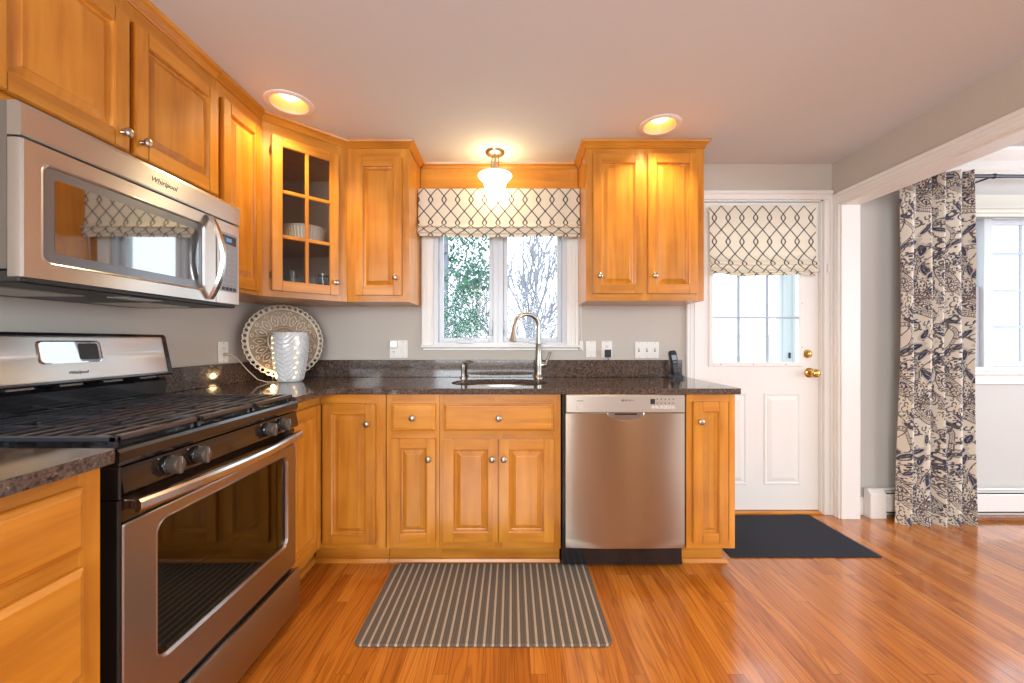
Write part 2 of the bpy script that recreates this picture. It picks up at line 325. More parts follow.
class MB:
    """collects shapes; F maps local (a,b,c) to the world"""
    def __init__(s, F=None): s.bm = bmesh.new(); s.F = F or Matrix.Identity(4); s.mi = 0
    def v(s, p): return s.bm.verts.new(s.F @ Vector(p))
    def box(s, a0, a1, b0, b1, c0, c1, bev=0.0, seg=1):
        p = [s.v((a, b, c)) for a in (a0, a1) for b in (b0, b1) for c in (c0, c1)]
        fs = [s.bm.faces.new([p[i] for i in q]) for q in ((0, 1, 3, 2), (4, 6, 7, 5), (0, 4, 5, 1), (2, 3, 7, 6), (0, 2, 6, 4), (1, 5, 7, 3))]
        for f in fs: f.material_index = s.mi
        if bev:
            es = list({e for f in fs for e in f.edges})
            bmesh.ops.bevel(s.bm, geom=es, offset=bev, segments=seg, affect='EDGES', clamp_overlap=True)
        return s
    def rings(s, rings, cap0=True, cap1=True, close=True):
        vs = [[s.v(p) for p in r] for r in rings]; n = len(vs[0])
        for i in range(len(vs)-1):
            for j in range(n if close else n-1):
                k = (j+1) % n
                s.bm.faces.new((vs[i][j], vs[i][k], vs[i+1][k], vs[i+1][j]))
        if cap0: s.bm.faces.new(vs[0][::-1])
        if cap1: s.bm.faces.new(vs[-1])
        return s
    def prism(s, pts, a0, a1):
        """profile pts (b,c) pulled along a"""
        return s.rings([[(a0, b, c) for b, c in pts], [(a1, b, c) for b, c in pts]])
    def lathe(s, prof, axis_o=(0, 0, 0), ax='z', n=24, cap=True, sx=1.0, sy=1.0):
        """prof of (radius, height) along axis from axis_o"""
        R = []
        for r, h in prof:
            ring = []
            for k in range(n):
                t = 2*PI*k/n; x, y = r*math.cos(t)*sx, r*math.sin(t)*sy
                d = {'z': (x, y, h), 'y': (x, h, y), 'x': (h, x, y)}[ax]
                ring.append(tuple(axis_o[i]+d[i] for i in range(3)))
            R.append(ring)
        return s.rings(R, cap, cap)
    def tube(s, pts, r, n=8, cap=True, flat=None):
        pts = [Vector(p) for p in pts]; m = len(pts)
        rr = r if isinstance(r, (list, tuple)) else [r]*m
        up = None; R = []
        for i, p in enumerate(pts):
            d = (pts[min(i+1, m-1)]-pts[max(i-1, 0)]).normalized()
            if up is None:
                up = Vector((0, 0, 1)) if abs(d.z) < 0.9 else Vector((1, 0, 0))
                up = (up-d*up.dot(d)).normalized()
            else:
                up = (up-d*up.dot(d)); up = up.normalized() if up.length > 1e-6 else Vector((0, 0, 1))
            sd = d.cross(up)
            R.append([tuple(p+up*(rr[i]*math.cos(2*PI*k/n)*(flat or 1))+sd*(rr[i]*math.sin(2*PI*k/n))) for k in range(n)])
        return s.rings(R, cap, cap)
    def ringpanel(s, a0, a1, b0, b1, steps, cap=True, rad=0.0, back=None):
        """nested rectangles: steps (inset, height)"""
        R = []
        for ins, h in steps:
            if rad:
                r = max(rad-ins, 0.002); P = []
                for cx, cy, t0 in ((a1-ins-r, b1-ins-r, 0), (a0+ins+r, b1-ins-r, PI/2), (a0+ins+r, b0+ins+r, PI), (a1-ins-r, b0+ins+r, 1.5*PI)):
                    for k in range(6): P.append((cx+r*math.cos(t0+k*PI/10), cy+r*math.sin(t0+k*PI/10), h))
                R.append(P)
            else: R.append([(a0+ins, b0+ins, h), (a1-ins, b0+ins, h), (a1-ins, b1-ins, h), (a0+ins, b1-ins, h)])
        return s.rings(R, cap0=True, cap1=cap)
    def poly(s, pts): s.bm.faces.new([s.v(p) for p in pts]); return s
    def build(s, name, m, parent=None, smooth=None, bevel=None):
        """one object; pieces standing well apart become parts of their own"""
        if parent is not None and name not in ONE_PIECE:
            grp = clusters(s.bm)
            if len(grp) > 1:
                first = None
                for g in grp:
                    q = MB(); q.bm.free(); q.bm = s.bm.copy(); q.bm.verts.ensure_lookup_table(); keep = set(g)
                    bmesh.ops.delete(q.bm, geom=[v for v in q.bm.verts if v.index not in keep], context='VERTS')
                    o = q.build1(name, m, parent, smooth, bevel); first = first or o
                s.bm.free(); return first
        return s.build1(name, m, parent, smooth, bevel)
    def build1(s, name, m, parent=None, smooth=None, bevel=None):
        me = bpy.data.meshes.new(name)
        bmesh.ops.recalc_face_normals(s.bm, faces=s.bm.faces[:])
        org = ORG.get(parent.name, Vector()) if parent else Vector()
        o = bpy.data.objects.new(name, me); C.objects.link(o)
        if parent is None:
            xs = [v.co for v in s.bm.verts]
            org = Vector(((min(v.x for v in xs)+max(v.x for v in xs))/2, (min(v.y for v in xs)+max(v.y for v in xs))/2, min(v.z for v in xs)))
            o.location = org
        else: o.parent = parent
        ORG[o.name] = org.copy()
        for v in s.bm.verts: v.co -= org
        s.bm.to_mesh(me); s.bm.free()
        for q in (m if isinstance(m, (list, tuple)) else [m] if m else []): me.materials.append(q)
        if smooth is not None:
            for p in me.polygons: p.use_smooth = True
            a = math.radians(smooth)
            b2 = bmesh.new(); b2.from_mesh(me)
            for e in b2.edges:
                if len(e.link_faces) == 2 and e.calc_face_angle(0) > a: e.smooth = False
            b2.to_mesh(me); b2.free()
        if bevel:
            md = o.modifiers.new('edges', 'BEVEL'); md.width = bevel; md.segments = 3; md.limit_method = 'ANGLE'; md.angle_limit = math.radians(40)
        return o
def tag(o, label, cat, group=None):
    o['label'] = label; o['category'] = cat
    if group: o['group'] = group
    return o
def thing(name, loc, label, cat, group=None):
    o = bpy.data.objects.new(name, None); C.objects.link(o); o.location = loc; o.empty_display_size = 0.05
    ORG[o.name] = Vector(loc); return tag(o, label, cat, group)
def struct(o): o['kind'] = 'structure'; return o
def setting(name):
    o = bpy.data.objects.new(name, None); C.objects.link(o); ORG[o.name] = Vector(); o['kind'] = 'structure'; return o
def copy_thing(src, loc, label, group=None):
    def cp(o, par):
        c = o.copy(); C.objects.link(c); c.parent = par
        for ch in [x for x in C.objects if x.parent is o and x is not c]: cp(ch, c)
        return c
    r = cp(src, None); r.location = loc; r['label'] = label; return r
def frame(o, u, w):
    """a along u, b up, c outward along w"""
    u = Vector(u).normalized(); w = Vector(w).normalized(); z = Vector((0, 0, 1)); o = Vector(o)
    return Matrix(((u.x, z.x, w.x, o.x), (u.y, z.y, w.y, o.y), (u.z, z.z, w.z, o.z), (0, 0, 0, 1)))
def text_part(txt, size, F, m, parent, name='lettering', shear=0.0, depth=0.0006, wide=1.0):
    cu = bpy.data.curves.new('t', 'FONT'); cu.body = txt; cu.size = size; cu.extrude = depth/2; cu.shear = shear; cu.align_x = 'CENTER'
    t = bpy.data.objects.new('t', cu); C.objects.link(t); bpy.context.view_layer.update()
    dg = bpy.context.evaluated_depsgraph_get()
    me = bpy.data.meshes.new_from_object(t.evaluated_get(dg)); bpy.data.objects.remove(t)
    mb = MB(); mb.bm.from_mesh(me)
    for v in mb.bm.verts: v.co = F @ Vector((v.co.x*wide, v.co.y, v.co.z))
    return mb.build(name, m, parent)
def arc(cx, cy, r, t0, t1, n):
    return [(cx+r*math.cos(t0+(t1-t0)*k/n), cy+r*math.sin(t0+(t1-t0)*k/n)) for k in range(n+1)]
def px(x, Y): return (x-512)*Y/402
def pz(y, Y): return 1.16-(y-341.5)*Y/402
H = 2.35; YW = 2.70; XL = -1.60; XR = 2.15; XR2 = 2.27; CT = 0.9225
# ================================================================= SETTING
def slab(name, m, *b, parent=None):
    mb = MB()
    for q in b: mb.box(*q)
    o = mb.build(name, m, parent); 
    if parent is None: struct(o)
    return o
def wall_boxes(x0, x1, y0, y1, z1, holes):
    """wall along x with holes (hx0,hx1,hz0,hz1)"""
    out = []; x = x0
    for hx0, hx1, hz0, hz1 in sorted(holes):
        out.append((x, hx0, y0, y1, 0, z1))
        if hz0 > 0: out.append((hx0, hx1, y0, y1, 0, hz0))
        out.append((hx0, hx1, y0, y1, hz1, z1)); x = hx1
    out.append((x, x1, y0, y1, 0, z1)); return out
slab('floor', M['floor'], (XL-0.12, 5.62, -2.62, 2.82, -0.06, 0))
slab('ceiling_kitchen', M['ceil'], (XL-0.12, XR2, -2.62, 2.82, H, H+0.1))
slab('ceiling_dining', M['ceil'], (XR2, 5.62, -2.62, 2.82, 2.42, 2.52))
WIN = (-0.525, 0.365, 1.125, 2.08); DOOR = (1.225, 2.087, 0.0, 2.11)
WIN2 = (2.70, 4.75, 0.96, 2.02)
slab('wall_back', M['wall'], *wall_boxes(XL-0.12, XR2, YW, YW+0.13, H+0.1, [WIN, DOOR]))
slab('wall_dining_back', M['wall_dining'], *wall_boxes(XR2, 5.62, YW, YW+0.13, 2.52, [WIN2]))
slab('wall_left', M['wall'], (XL-0.12, XL, -2.62, YW, 0, H+0.1))
slab('wall_right', M['wall'], (XR, XR2, -1.6, 2.635, 2.063, 2.5), (XR, XR2, 2.635, YW, 0, 2.5), (XR, XR2, -2.62, -1.6, 0, 2.5))
slab('wall_rear', M['wall'], *wall_boxes(XL, 5.62, -2.62, -2.5, 2.52, [(-1.5, 0.5, 0.8, 2.2), (3.0, 4.8, 0.75, 2.15)]))
mb = MB()
for q in ((5.5, 5.62, -2.5, -1.4, 0, 2.52), (5.5, 5.62, 2.0, YW, 0, 2.52), (5.5, 5.62, -1.4, 2.0, 0, 0.7), (5.5, 5.62, -1.4, 2.0, 2.2, 2.52)): mb.box(*q)
struct(mb.build('wall_dining_right', M['wall_dining']))

# casing profile strips -------------------------------------------------------
def casing(mb, x0, x1, y, z0, z1, side=1):
    """flat casing on the back wall with stepped bands, outer edge on side"""
    w = x1-x0
    mb.box(x0, x1, y-0.014, y, z0, z1, 0.003)
    if w < z1-z0:
        o = x1 if side > 0 else x0
        a, b = (o-0.022, o) if side > 0 else (o, o+0.022)
        mb.box(a, b, y-0.022, y-0.013, z0, z1, 0.004)
        i0 = x0 if side > 0 else x1-0.01
        mb.box(i0, i0+0.01, y-0.018, y-0.013, z0, z1, 0.003)
        mb.box(x0+w*0.42, x0+w*0.52, y-0.017, y-0.013, z0, z1, 0.0015)
    else:
        mb.box(x0, x1, y-0.022, y-0.013, z1-0.022, z1, 0.004)
        mb.box(x0, x1, y-0.018, y-0.013, z0, z0+0.01, 0.003)
        mb.box(x0, x1, y-0.017, y-0.013, z0+0.03, z0+0.037, 0.0015)
# ---------------------------------------------------------------- kitchen window
wd = setting('window_1')
mb = MB()
casing(mb, -0.603, -0.525, YW, 1.125, 2.12, -1); casing(mb, 0.365, 0.443, YW, 1.125, 2.12, 1)
mb.build('window_casing', M['white'], wd)
mb = MB(); mb.box(-0.605, 0.455, YW-0.045, YW+0.01, 1.118, 1.136, 0.005); mb.box(-0.595, 0.443, YW-0.016, YW, 1.10, 1.118, 0.003)
mb.build('window_stool', M['white'], wd)
x0, x1, z0, z1 = WIN
mb = MB(); f = 0.028
mb.box(x0, x0+f, YW, YW+0.12, z0+0.03, z1-f, 0.001); mb.box(x1-f, x1, YW, YW+0.12, z0+0.03, z1-f, 0.001)
mb.box(x0, x1, YW, YW+0.12, z1-f, z1, 0.001); mb.box(x0, x1, YW, YW+0.12, z0, z0+0.03, 0.001)
mb.box(-0.128, -0.058, YW+0.004, YW+0.11, z0, z1, 0.003); mb.box(-0.096, -0.09, YW+0.0, YW+0.01, z0+0.03, z1, 0.001)
mb.build('window_frame', M['vinyl'], wd)
for sx0, sx1, mid in ((x0+f, -0.128, 1), (-0.058, x1-f, -1)):
    mb = MB(F=frame((0, YW+0.075, 0), (1, 0, 0), (0, -1, 0)))
    g0, g1, h0, h1 = sx0+0.028, sx1-0.028, 1.185, z1-f-0.03
    a0, a1, b0, b1 = sx0, sx1, z0+0.03, z1-f
    mb.box(a0, g0, b0, b1, 0, 0.04, 0.003); mb.box(g1, a1, b0, b1, 0, 0.04, 0.003)
    mb.box(g0, g1, b0, h0, 0, 0.04, 0.003); mb.box(g0, g1, h1, b1, 0, 0.04, 0.003)
    s_ = mb.build('window_sash', M['vinyl'], wd)
    MB().box(g0, g1, YW+0.056, YW+0.060, h0, h1).build('pane', M['glass'], s_)
    # crank operator on the sill
    cx = (sx0+sx1)/2+(0.0 if mid > 0 else 0.03)
    mb = MB(); mb.box(cx-0.062, cx+0.062, YW-0.012, YW+0.03, z0+0.022, z0+0.045, 0.006)
    mb.tube([(cx+0.05, YW-0.008, z0+0.045), (cx+0.02, YW-0.018, z0+0.058), (cx-0.02, YW-0.022, z0+0.063), (cx-0.035, YW-0.022, z0+0.082)] if mid > 0 else
            [(cx-0.05, YW-0.008, z0+0.045), (cx-0.02, YW-0.018, z0+0.058), (cx+0.02, YW-0.022, z0+0.066), (cx+0.03, YW-0.022, z0+0.088)], 0.005, 8)
    mb.build('crank_handle', M['vinyl'], wd, smooth=40)
    lx = -0.128-0.012 if mid > 0 else -0.058+0.012
    mb = MB(); mb.box(lx-0.008, lx+0.008, YW+0.015, YW+0.034, 1.20, 1.30, 0.004); mb.tube([(lx, YW+0.012, 1.225), (lx+0.008*mid, YW-0.006, 1.25), (lx+0.012*mid, YW-0.008, 1.285)], 0.005, 6)
    mb.build('sash_lock', M['vinyl'], wd, smooth=40)

# ---------------------------------------------------------------- back door
dr = setting('door_1')
dx0, dx1 = 1.238, 2.076
lx0, lx1, lz0, lz1 = 1.352, 1.952, 1.012, 1.955
DF = frame((0, 2.725, 0), (1, 0, 0), (0, -1, 0))
mb = MB(F=DF)
for q in ((dx0, lx0, 0.02, 2.10), (lx1, dx1, 0.02, 2.10), (lx0, lx1, 0.02, lz0), (lx0, lx1, lz1, 2.10)): mb.box(*q, -0.044, 0)
slabo = mb.build('door_slab', M['white'], dr)
mb = MB(F=DF)
for a0, a1 in ((1.335, 1.592), (1.706, 1.956)):
    mb.ringpanel(a0, a1, 0.19, 0.812, [(0, 0.0), (0.004, 0.006), (0.012, 0.006), (0.02, 0.001), (0.045, 0.007), (0.05, 0.008)])
mb.build('raised_panel', M['white'], slabo)
mb = MB(F=DF)
for q in ((lx0-0.02, lx0+0.008, lz0-0.02, lz1+0.02), (lx1-0.008, lx1+0.02, lz0-0.02, lz1+0.02), (lx0+0.008, lx1-0.008, lz0-0.02, lz0+0.008), (lx0+0.008, lx1-0.008, lz1-0.008, lz1+0.02)): mb.box(*q, -0.02, 0.010, 0.003)
lite = mb.build('glass_frame', M['white'], dr)
mb = MB(F=DF)
for sx in (1.540, 1.735): mb.box(sx-0.0075, sx+0.0075, lz0, lz1, -0.018, 0.0, 0.003)
for zc in (1.322, 1.632): mb.box(lx0, lx1, zc-0.006, zc+0.006, -0.017, -0.001, 0.003)
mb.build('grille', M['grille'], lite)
MB(F=DF).box(lx0, lx1, lz0, lz1, -0.024, -0.020).build('pane', M['glass'], lite)
mb = MB(F=DF)
for i in range(3): mb.lathe([(0.003, 0.009), (0.003, 0.0115)], (1.41+i*0.22, lz0-0.008, 0), 'z', 8)
for zc in (1.12, 1.42, 1.72): mb.lathe([(0.003, 0.009), (0.003, 0.0115)], (lx1+0.008, zc, 0), 'z', 8)
mb.build('frame_screw', M['bronze'], lite)
# hardware
kx = px(811, 2.71); kz = pz(373, 2.70)
mb = MB(); mb.lathe([(0.034, 0.0), (0.034, -0.004), (0.028, -0.011), (0.013, -0.014), (0.012, -0.035), (0.022, -0.043), (0.028, -0.055), (0.028, -0.064), (0.021, -0.073), (0.008, -0.076)], (kx, 2.725, kz), 'y', 28)
mb.build('door_knob', M['brass'], dr, smooth=40)
mb = MB(); mb.lathe([(0.029, 0.0), (0.028, -0.008), (0.017, -0.012), (0.016, -0.02), (0.012, -0.022)], (px(809, 2.71), 2.725, pz(354, 2.70)), 'y', 28)
mb.build('deadbolt', M['brass'], dr, smooth=40)
for hz in (1.10, 0.35, 1.85):
    mb = MB(); mb.lathe([(0.006, -0.05), (0.006, 0.05)], (1.233, 2.716, hz), 'z', 10); mb.build('hinge', M['bronze'], dr, smooth=40)
mb = MB()
casing(mb, 1.165, 1.226, YW, 0, 2.115, -1); casing(mb, 2.086, 2.146, YW, 0, 2.115, 1); casing(mb, 1.165, 2.146, YW, 2.109, 2.17)
for q in ((1.217, 1.237, YW, YW+0.12, 0, 2.12), (2.077, 2.095, YW, YW+0.12, 0, 2.12), (1.217, 2.095, YW, YW+0.12, 2.102, 2.12)): mb.box(*q)
mb.build('door_casing', M['white'], dr)
mb = MB(); mb.box(1.237, 2.077, 2.69, 2.80, 0, 0.016, 0.004); mb.build('threshold', M['wood_h'], dr)
mb = MB(); mb.box(2.104, 2.116, YW-0.028, YW-0.020, 1.62, 1.68, 0.002); mb.build('shade_cleat', M['plate'], dr)

# ---------------------------------------------------------------- opening trim on the right
t = setting('trim_1')
mb = MB()
# casing on the kitchen face of the opening: upright stub and header
def hc(z0, z1, d): mb.box(XR-d, XR, -1.5, 2.632, z0, z1, 0.003)
hc(2.060, 2.135, 0.014); hc(2.113, 2.135, 0.024); hc(2.062, 2.072, 0.019); hc(2.088, 2.096, 0.017)
mb.box(XR-0.014, XR, 2.630, 2.698, 0, 2.135, 0.003); mb.box(XR-0.017, XR, 2.652, 2.66, 0, 2.06, 0.001)
mb.build('opening_casing', M['white'], t)
mb = MB(); mb.box(XR-0.002, XR2+0.002, 2.620, 2.636, 0, 2.063, 0.002); mb.box(XR-0.002, XR2+0.002, -1.5, 2.62, 2.051, 2.0645, 0.002)
mb.build('opening_jamb', M['white'], t)
# kitchen crown above the window and dining crown
mb = MB(); mb.prism([(YW, 2.31), (YW, H), (YW-0.04, H), (YW-0.036, 2.338), (YW-0.02, 2.328), (YW-0.012, 2.312)], -0.60, 0.43)
o = struct(mb.build('trim_2', M['wood_h']))
mb = MB(); mb.prism([(YW, 2.26), (YW, 2.42), (YW-0.105, 2.42), (YW-0.10, 2.40), (YW-0.075, 2.375), (YW-0.05, 2.35), (YW-0.03, 2.325), (YW-0.028, 2.30), (YW-0.014, 2.285), (YW-0.012, 2.262)], XR2, 5.5)
struct(mb.build('trim_3', M['white']))
mb = MB(); mb.box(XR2, 5.5, YW-0.016, YW, 0, 0.12, 0.004); struct(mb.build('baseboard_back', M['white']))

# ---------------------------------------------------------------- dining window
w2 = setting('window_2')
x0, x1, z0, z1 = WIN2
mb = MB(); casing(mb, x0-0.085, x0, YW, z0, z1+0.085, -1); casing(mb, x1, x1+0.085, YW, z0, z1+0.085, 1); casing(mb, x0, x1, YW, z1, z1+0.085)
mb.build('window_casing', M['white'], w2)
mb = MB(); mb.box(x0-0.1, x1+0.1, YW-0.05, YW+0.01, z0-0.022, z0, 0.005); mb.box(x0-0.085, x1+0.085, YW-0.018, YW, z0-0.085, z0-0.022, 0.003)
mb.build('window_stool', M['white'], w2)
mb = MB()
mb.box(x0, x0+0.03, YW, YW+0.12, z0+0.03, z1-0.03); mb.box(x1-0.03, x1, YW, YW+0.12, z0+0.03, z1-0.03); mb.box(x0, x1, YW, YW+0.12, z1-0.03, z1); mb.box(x0, x1, YW, YW+0.12, z0, z0+0.03)
for mx in (3.205, 4.2): mb.box(mx-0.03, mx+0.03, YW+0.004, YW+0.11, z0, z1, 0.003)
mb.build('window_frame', M['vinyl'], w2)
def sash(a0, a1, b0, b1, y, vs, hs, fr=0.035):
    mb = MB(F=frame((0, y, 0), (1, 0, 0), (0, -1, 0)))
    mb.box(a0, a0+fr, b0, b1, 0, 0.03, 0.003); mb.box(a1-fr, a1, b0, b1, 0, 0.03, 0.003)
    mb.box(a0+fr, a1-fr, b0, b0+fr, 0, 0.03, 0.003); mb.box(a0+fr, a1-fr, b1-fr, b1, 0, 0.03, 0.003)
    s_ = mb.build('window_sash', M['vinyl'], w2)
    mb = MB(F=frame((0, y, 0), (1, 0, 0), (0, -1, 0)))
    for v in vs: mb.box(v-0.010, v+0.010, b0+fr, b1-fr, 0.0145, 0.024, 0.002)
    for h in hs: mb.box(a0+fr, a1-fr, h-0.010, h+0.010, 0.0146, 0.0235, 0.002)
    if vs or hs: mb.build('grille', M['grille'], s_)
    MB().box(a0+fr, a1-fr, y-0.014, y-0.010, b0+fr, b1-fr).build('pane', M['glass'], s_)
for a0, a1 in ((x0+0.03, 3.175), (4.23, x1-0.03)):
    sash(a0, a1, z0+0.03, 1.53, YW+0.06, [], []); sash(a0, a1, 1.50, z1-0.03, YW+0.092, [], [])
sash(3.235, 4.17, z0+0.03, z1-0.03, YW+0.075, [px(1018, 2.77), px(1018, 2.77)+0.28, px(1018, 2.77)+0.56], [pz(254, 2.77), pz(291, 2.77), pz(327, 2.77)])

# ================================================================= CABINETS
BK = lambda y: frame((0, y, 0), (1, 0, 0), (0, -1, 0))
LF = lambda x: frame((x, 0, 0), (0, 1, 0), (1, 0, 0))
def knob(F, a, b, c, parent, r=0.0155):
    mb = MB(F); mb.lathe([(0.009, c), (0.0075, c+0.004), (0.006, c+0.010), (r*0.75, c+0.015), (r, c+0.019), (r, c+0.023), (r*0.7, c+0.027), (r*0.3, c+0.028)], (a, b, 0), 'z', 20)
    return mb.build('knob', M['nickel'], parent, smooth=35)
def door(F, parent, a0, a1, b0, b1, kn, c=0.0, fr=0.052, raised=True, name='door', glassy=False, vert=True):
    T = 0.020
    mb = MB(F)
    mb.box(a0, a0+fr, b0, b1, c, c+T, 0.0035, 2); mb.box(a1-fr, a1, b0, b1, c, c+T, 0.0035, 2)
    mb.mi = 1; mb.box(a0+fr-0.002, a1-fr+0.002, b0, b0+fr+0.003, c, c+T-0.0004, 0.0032, 2); mb.box(a0+fr-0.002, a1-fr+0.002, b1-fr-0.003, b1, c, c+T-0.0004, 0.0032, 2)
    d = mb.build(name, [M['wood_v'], M['wood_h']], parent)
    if raised:
        pw = min(0.0185, (a1-a0-2*fr)*0.2)
        mb = MB(F); mb.ringpanel(a0+fr-0.004, a1-fr+0.004, b0+fr-0.002, b1-fr+0.002,
            [(0, c+0.002), (0, c+0.0175), (0.005, c+0.016), (0.009, c+0.008), (0.0145, c+0.007), (0.016, c+0.0065), (0.016+pw, c+0.0155), (0.0175+pw, c+0.0175), (0.019+pw, c+0.0178)])
        mb.build('raised_panel', M['wood_v'], d)
    if kn: knob(F, kn[0], kn[1], c+T, d)
    return d
def drawer(F, parent, a0, a1, b0, b1, kn, c=0.0):
    mb = MB(F); mb.ringpanel(a0, a1, b0, b1, [(0, c), (0, c+0.012), (0.003, c+0.015), (0.008, c+0.017), (0.012, c+0.020), (0.014, c+0.0205)])
    d = mb.build('drawer_front', M['wood_h'], parent)
    if kn: knob(F, kn[0], kn[1], c+0.020, d)
    return d
def crown(mb, F, a0, a1, z0=None, m0=0, m1=0):
    """crown strip along the front; m0/m1 mitre run-out at each end (per unit projection)"""
    z0 = z0 or H-0.046
    pr = [(z0, 0.0), (z0, 0.004), (z0+0.006, 0.008), (z0+0.010, 0.006), (z0+0.018, 0.012), (z0+0.026, 0.019), (z0+0.032, 0.026), (z0+0.038, 0.028), (H-0.0004, 0.030), (H-0.0004, 0.0)]
    R = [[(a0-m0*c, b, c) for b, c in pr], [(a1+m1*c, b, c) for b, c in pr]]
    mb2 = MB(F); mb2.rings(R)
    return mb2
def faceframe(F, parent, a0, a1, b0, b1, sl, sr, rails, mids=(), c=0.0, T=0.019):
    """face frame just proud of the carcass: stiles then rails"""
    mb = MB(F); mb.box(a0, a0+sl, b0, b1, c-T, c, 0.001); mb.box(a1-sr, a1, b0, b1, c-T, c, 0.001)
    for q0, q1 in mids: mb.box(q0, q1, b0, b1, c-T, c, 0.001)
    mb.mi = 1
    for r0, r1 in rails: mb.box(a0+sl-0.001, a1-sr+0.001, r0, r1, c-T+0.0005, c-0.0006, 0.001)
    return mb.build('face_frame', [M['wood_v'], M['wood_h']], parent)
UB = 1.395
# --- over microwave
XU = -1.295
F = LF(XU)
g = 'honey maple wall cabinets'
k = thing('wall_cabinet', (XL, 1.35, 1.74), 'two-door honey maple wall cabinet directly above the microwave', 'cabinet')
MB().box(XL+0.001, XU-0.019, 0.94, 1.758, 1.732, H-0.003).build('carcass', M['wood_v'], k)
faceframe(F, k, 0.94, 1.758, 1.732, H-0.003, 0.03, 0.02, [(1.732, 1.80), (2.23, H-0.003)], [(1.33, 1.375)])
door(F, k, 0.965, 1.343, 1.793, 2.245, (1.318, 1.845))
door(F, k, 1.361, 1.748, 1.793, 2.245, (1.388, 1.845))
crown(None, F, 0.94, 1.758).build('crown', M['wood_h'], k)
# --- narrow
k = thing('wall_cabinet', (XL, 1.9, UB), 'narrow honey maple wall cabinet between microwave and glass-door corner cabinet', 'cabinet')
MB().box(XL+0.001, XU-0.019, 1.760, 2.073, UB, H-0.003).build('carcass', M['wood_v'], k)
faceframe(F, k, 1.760, 2.075, UB, H-0.003, 0.025, 0.03, [(UB, 1.43), (2.23, H-0.003)])
door(F, k, 1.778, 2.052, 1.412, 2.245, None, fr=0.05)
crown(None, F, 1.760, 2.075, m1=-0.414).build('crown', M['wood_h'], k)
# --- diagonal corner with glass door
P0 = Vector((XU, 2.075, 0)); P1 = Vector((-0.979, 2.388, 0)); L = (P1-P0).length
FD = frame(P0, P1-P0, (1, -1, 0))
k = thing('corner_wall_cabinet', (-1.45, 2.5, UB), 'diagonal maple corner wall cabinet with six-pane glass door', 'cabinet')
# hollow carcass: five sided shell
def pent(z0, z1, ins=0.0):
    return [(XL+0.001+ins, 2.077+ins, z0), (XU-ins*0.4, 2.077+ins, z0), (-0.981-ins, 2.388+ins*0.4, z0), (-0.981-ins, YW-0.001-ins, z0), (XL+0.001+ins, YW-0.001-ins, z0)]
mb = MB()
for z0, z1 in ((UB, UB+0.018), (H-0.12, H-0.003)):
    p = pent(0, 0); q = [(x, y) for x, y, _ in p]
    qq = [(q[0][0], q[0][1]), (q[1][0]-0.016, q[1][1]), (q[2][0], q[2][1]+0.016), q[3], q[4]]
    mb.rings([[(x, y, z0) for x, y in qq], [(x, y, z1) for x, y in qq]])
mb.box(XL+0.001, XU-0.018, 2.077, 2.092, UB, H-0.003); mb.box(-0.996, -0.981, 2.405, YW-0.001, UB, H-0.003)
mb.build('carcass', M['wood_v'], k)
mb = MB(); mb.box(XL+0.001, XL+0.008, 2.092, YW-0.001, UB+0.018, H-0.12); mb.box(XL+0.008, -0.996, YW-0.008, YW-0.001, UB+0.018, H-0.12)
mb.build('inside_back', M['interior'], k)
dd0, dd1, db0, db1 = 0.045, L-0.055, 1.428, 2.245
faceframe(FD, k, 0.0, L, UB, H-0.003, 0.055, 0.065, [(UB, 1.445), (2.225, H-0.003)])
for zs in (1.722,):
    mb = MB(); q = [(XL+0.01, 2.095), (XU-0.03, 2.095), (-1.0, 2.42), (-1.0, YW-0.01), (XL+0.01, YW-0.01)]
    mb.rings([[(x, y, zs) for x, y in q], [(x, y, zs+0.016) for x, y in q]]); mb.build('shelf', M['interior'], k)
d = door(FD, k, dd0, dd1, db0, db1, (dd1-0.022, 1.50), raised=False, fr=0.05)
mb = MB(FD); am = (dd0+dd1)/2
mb.box(am-0.010, am+0.010, db0+0.05, db1-0.05, 0.004, 0.018, 0.004)
for i in (1, 2):
    z = db0+0.05+(db1-db0-0.1)*i/3; mb.box(dd0+0.05, dd1-0.05, z-0.010, z+0.010, 0.0045, 0.0175, 0.004)
mb.build('muntin', M['wood_v'], d)
MB(FD).box(dd0+0.045, dd1-0.045, db0+0.045, db1-0.045, 0.001, 0.004).build('pane', M['cabglass'], d)
mb = MB(FD)
for z in (db0+0.08, db1-0.08): mb.lathe([(0.004, -0.018), (0.004, 0.018)], (dd0-0.004, z, 0.01), 'y', 8)
mb.build('hinge', M['bronze'], d)
crown(None, FD, 0.0, L, m0=-0.414, m1=-0.414).build('crown', M['wood_h'], k)
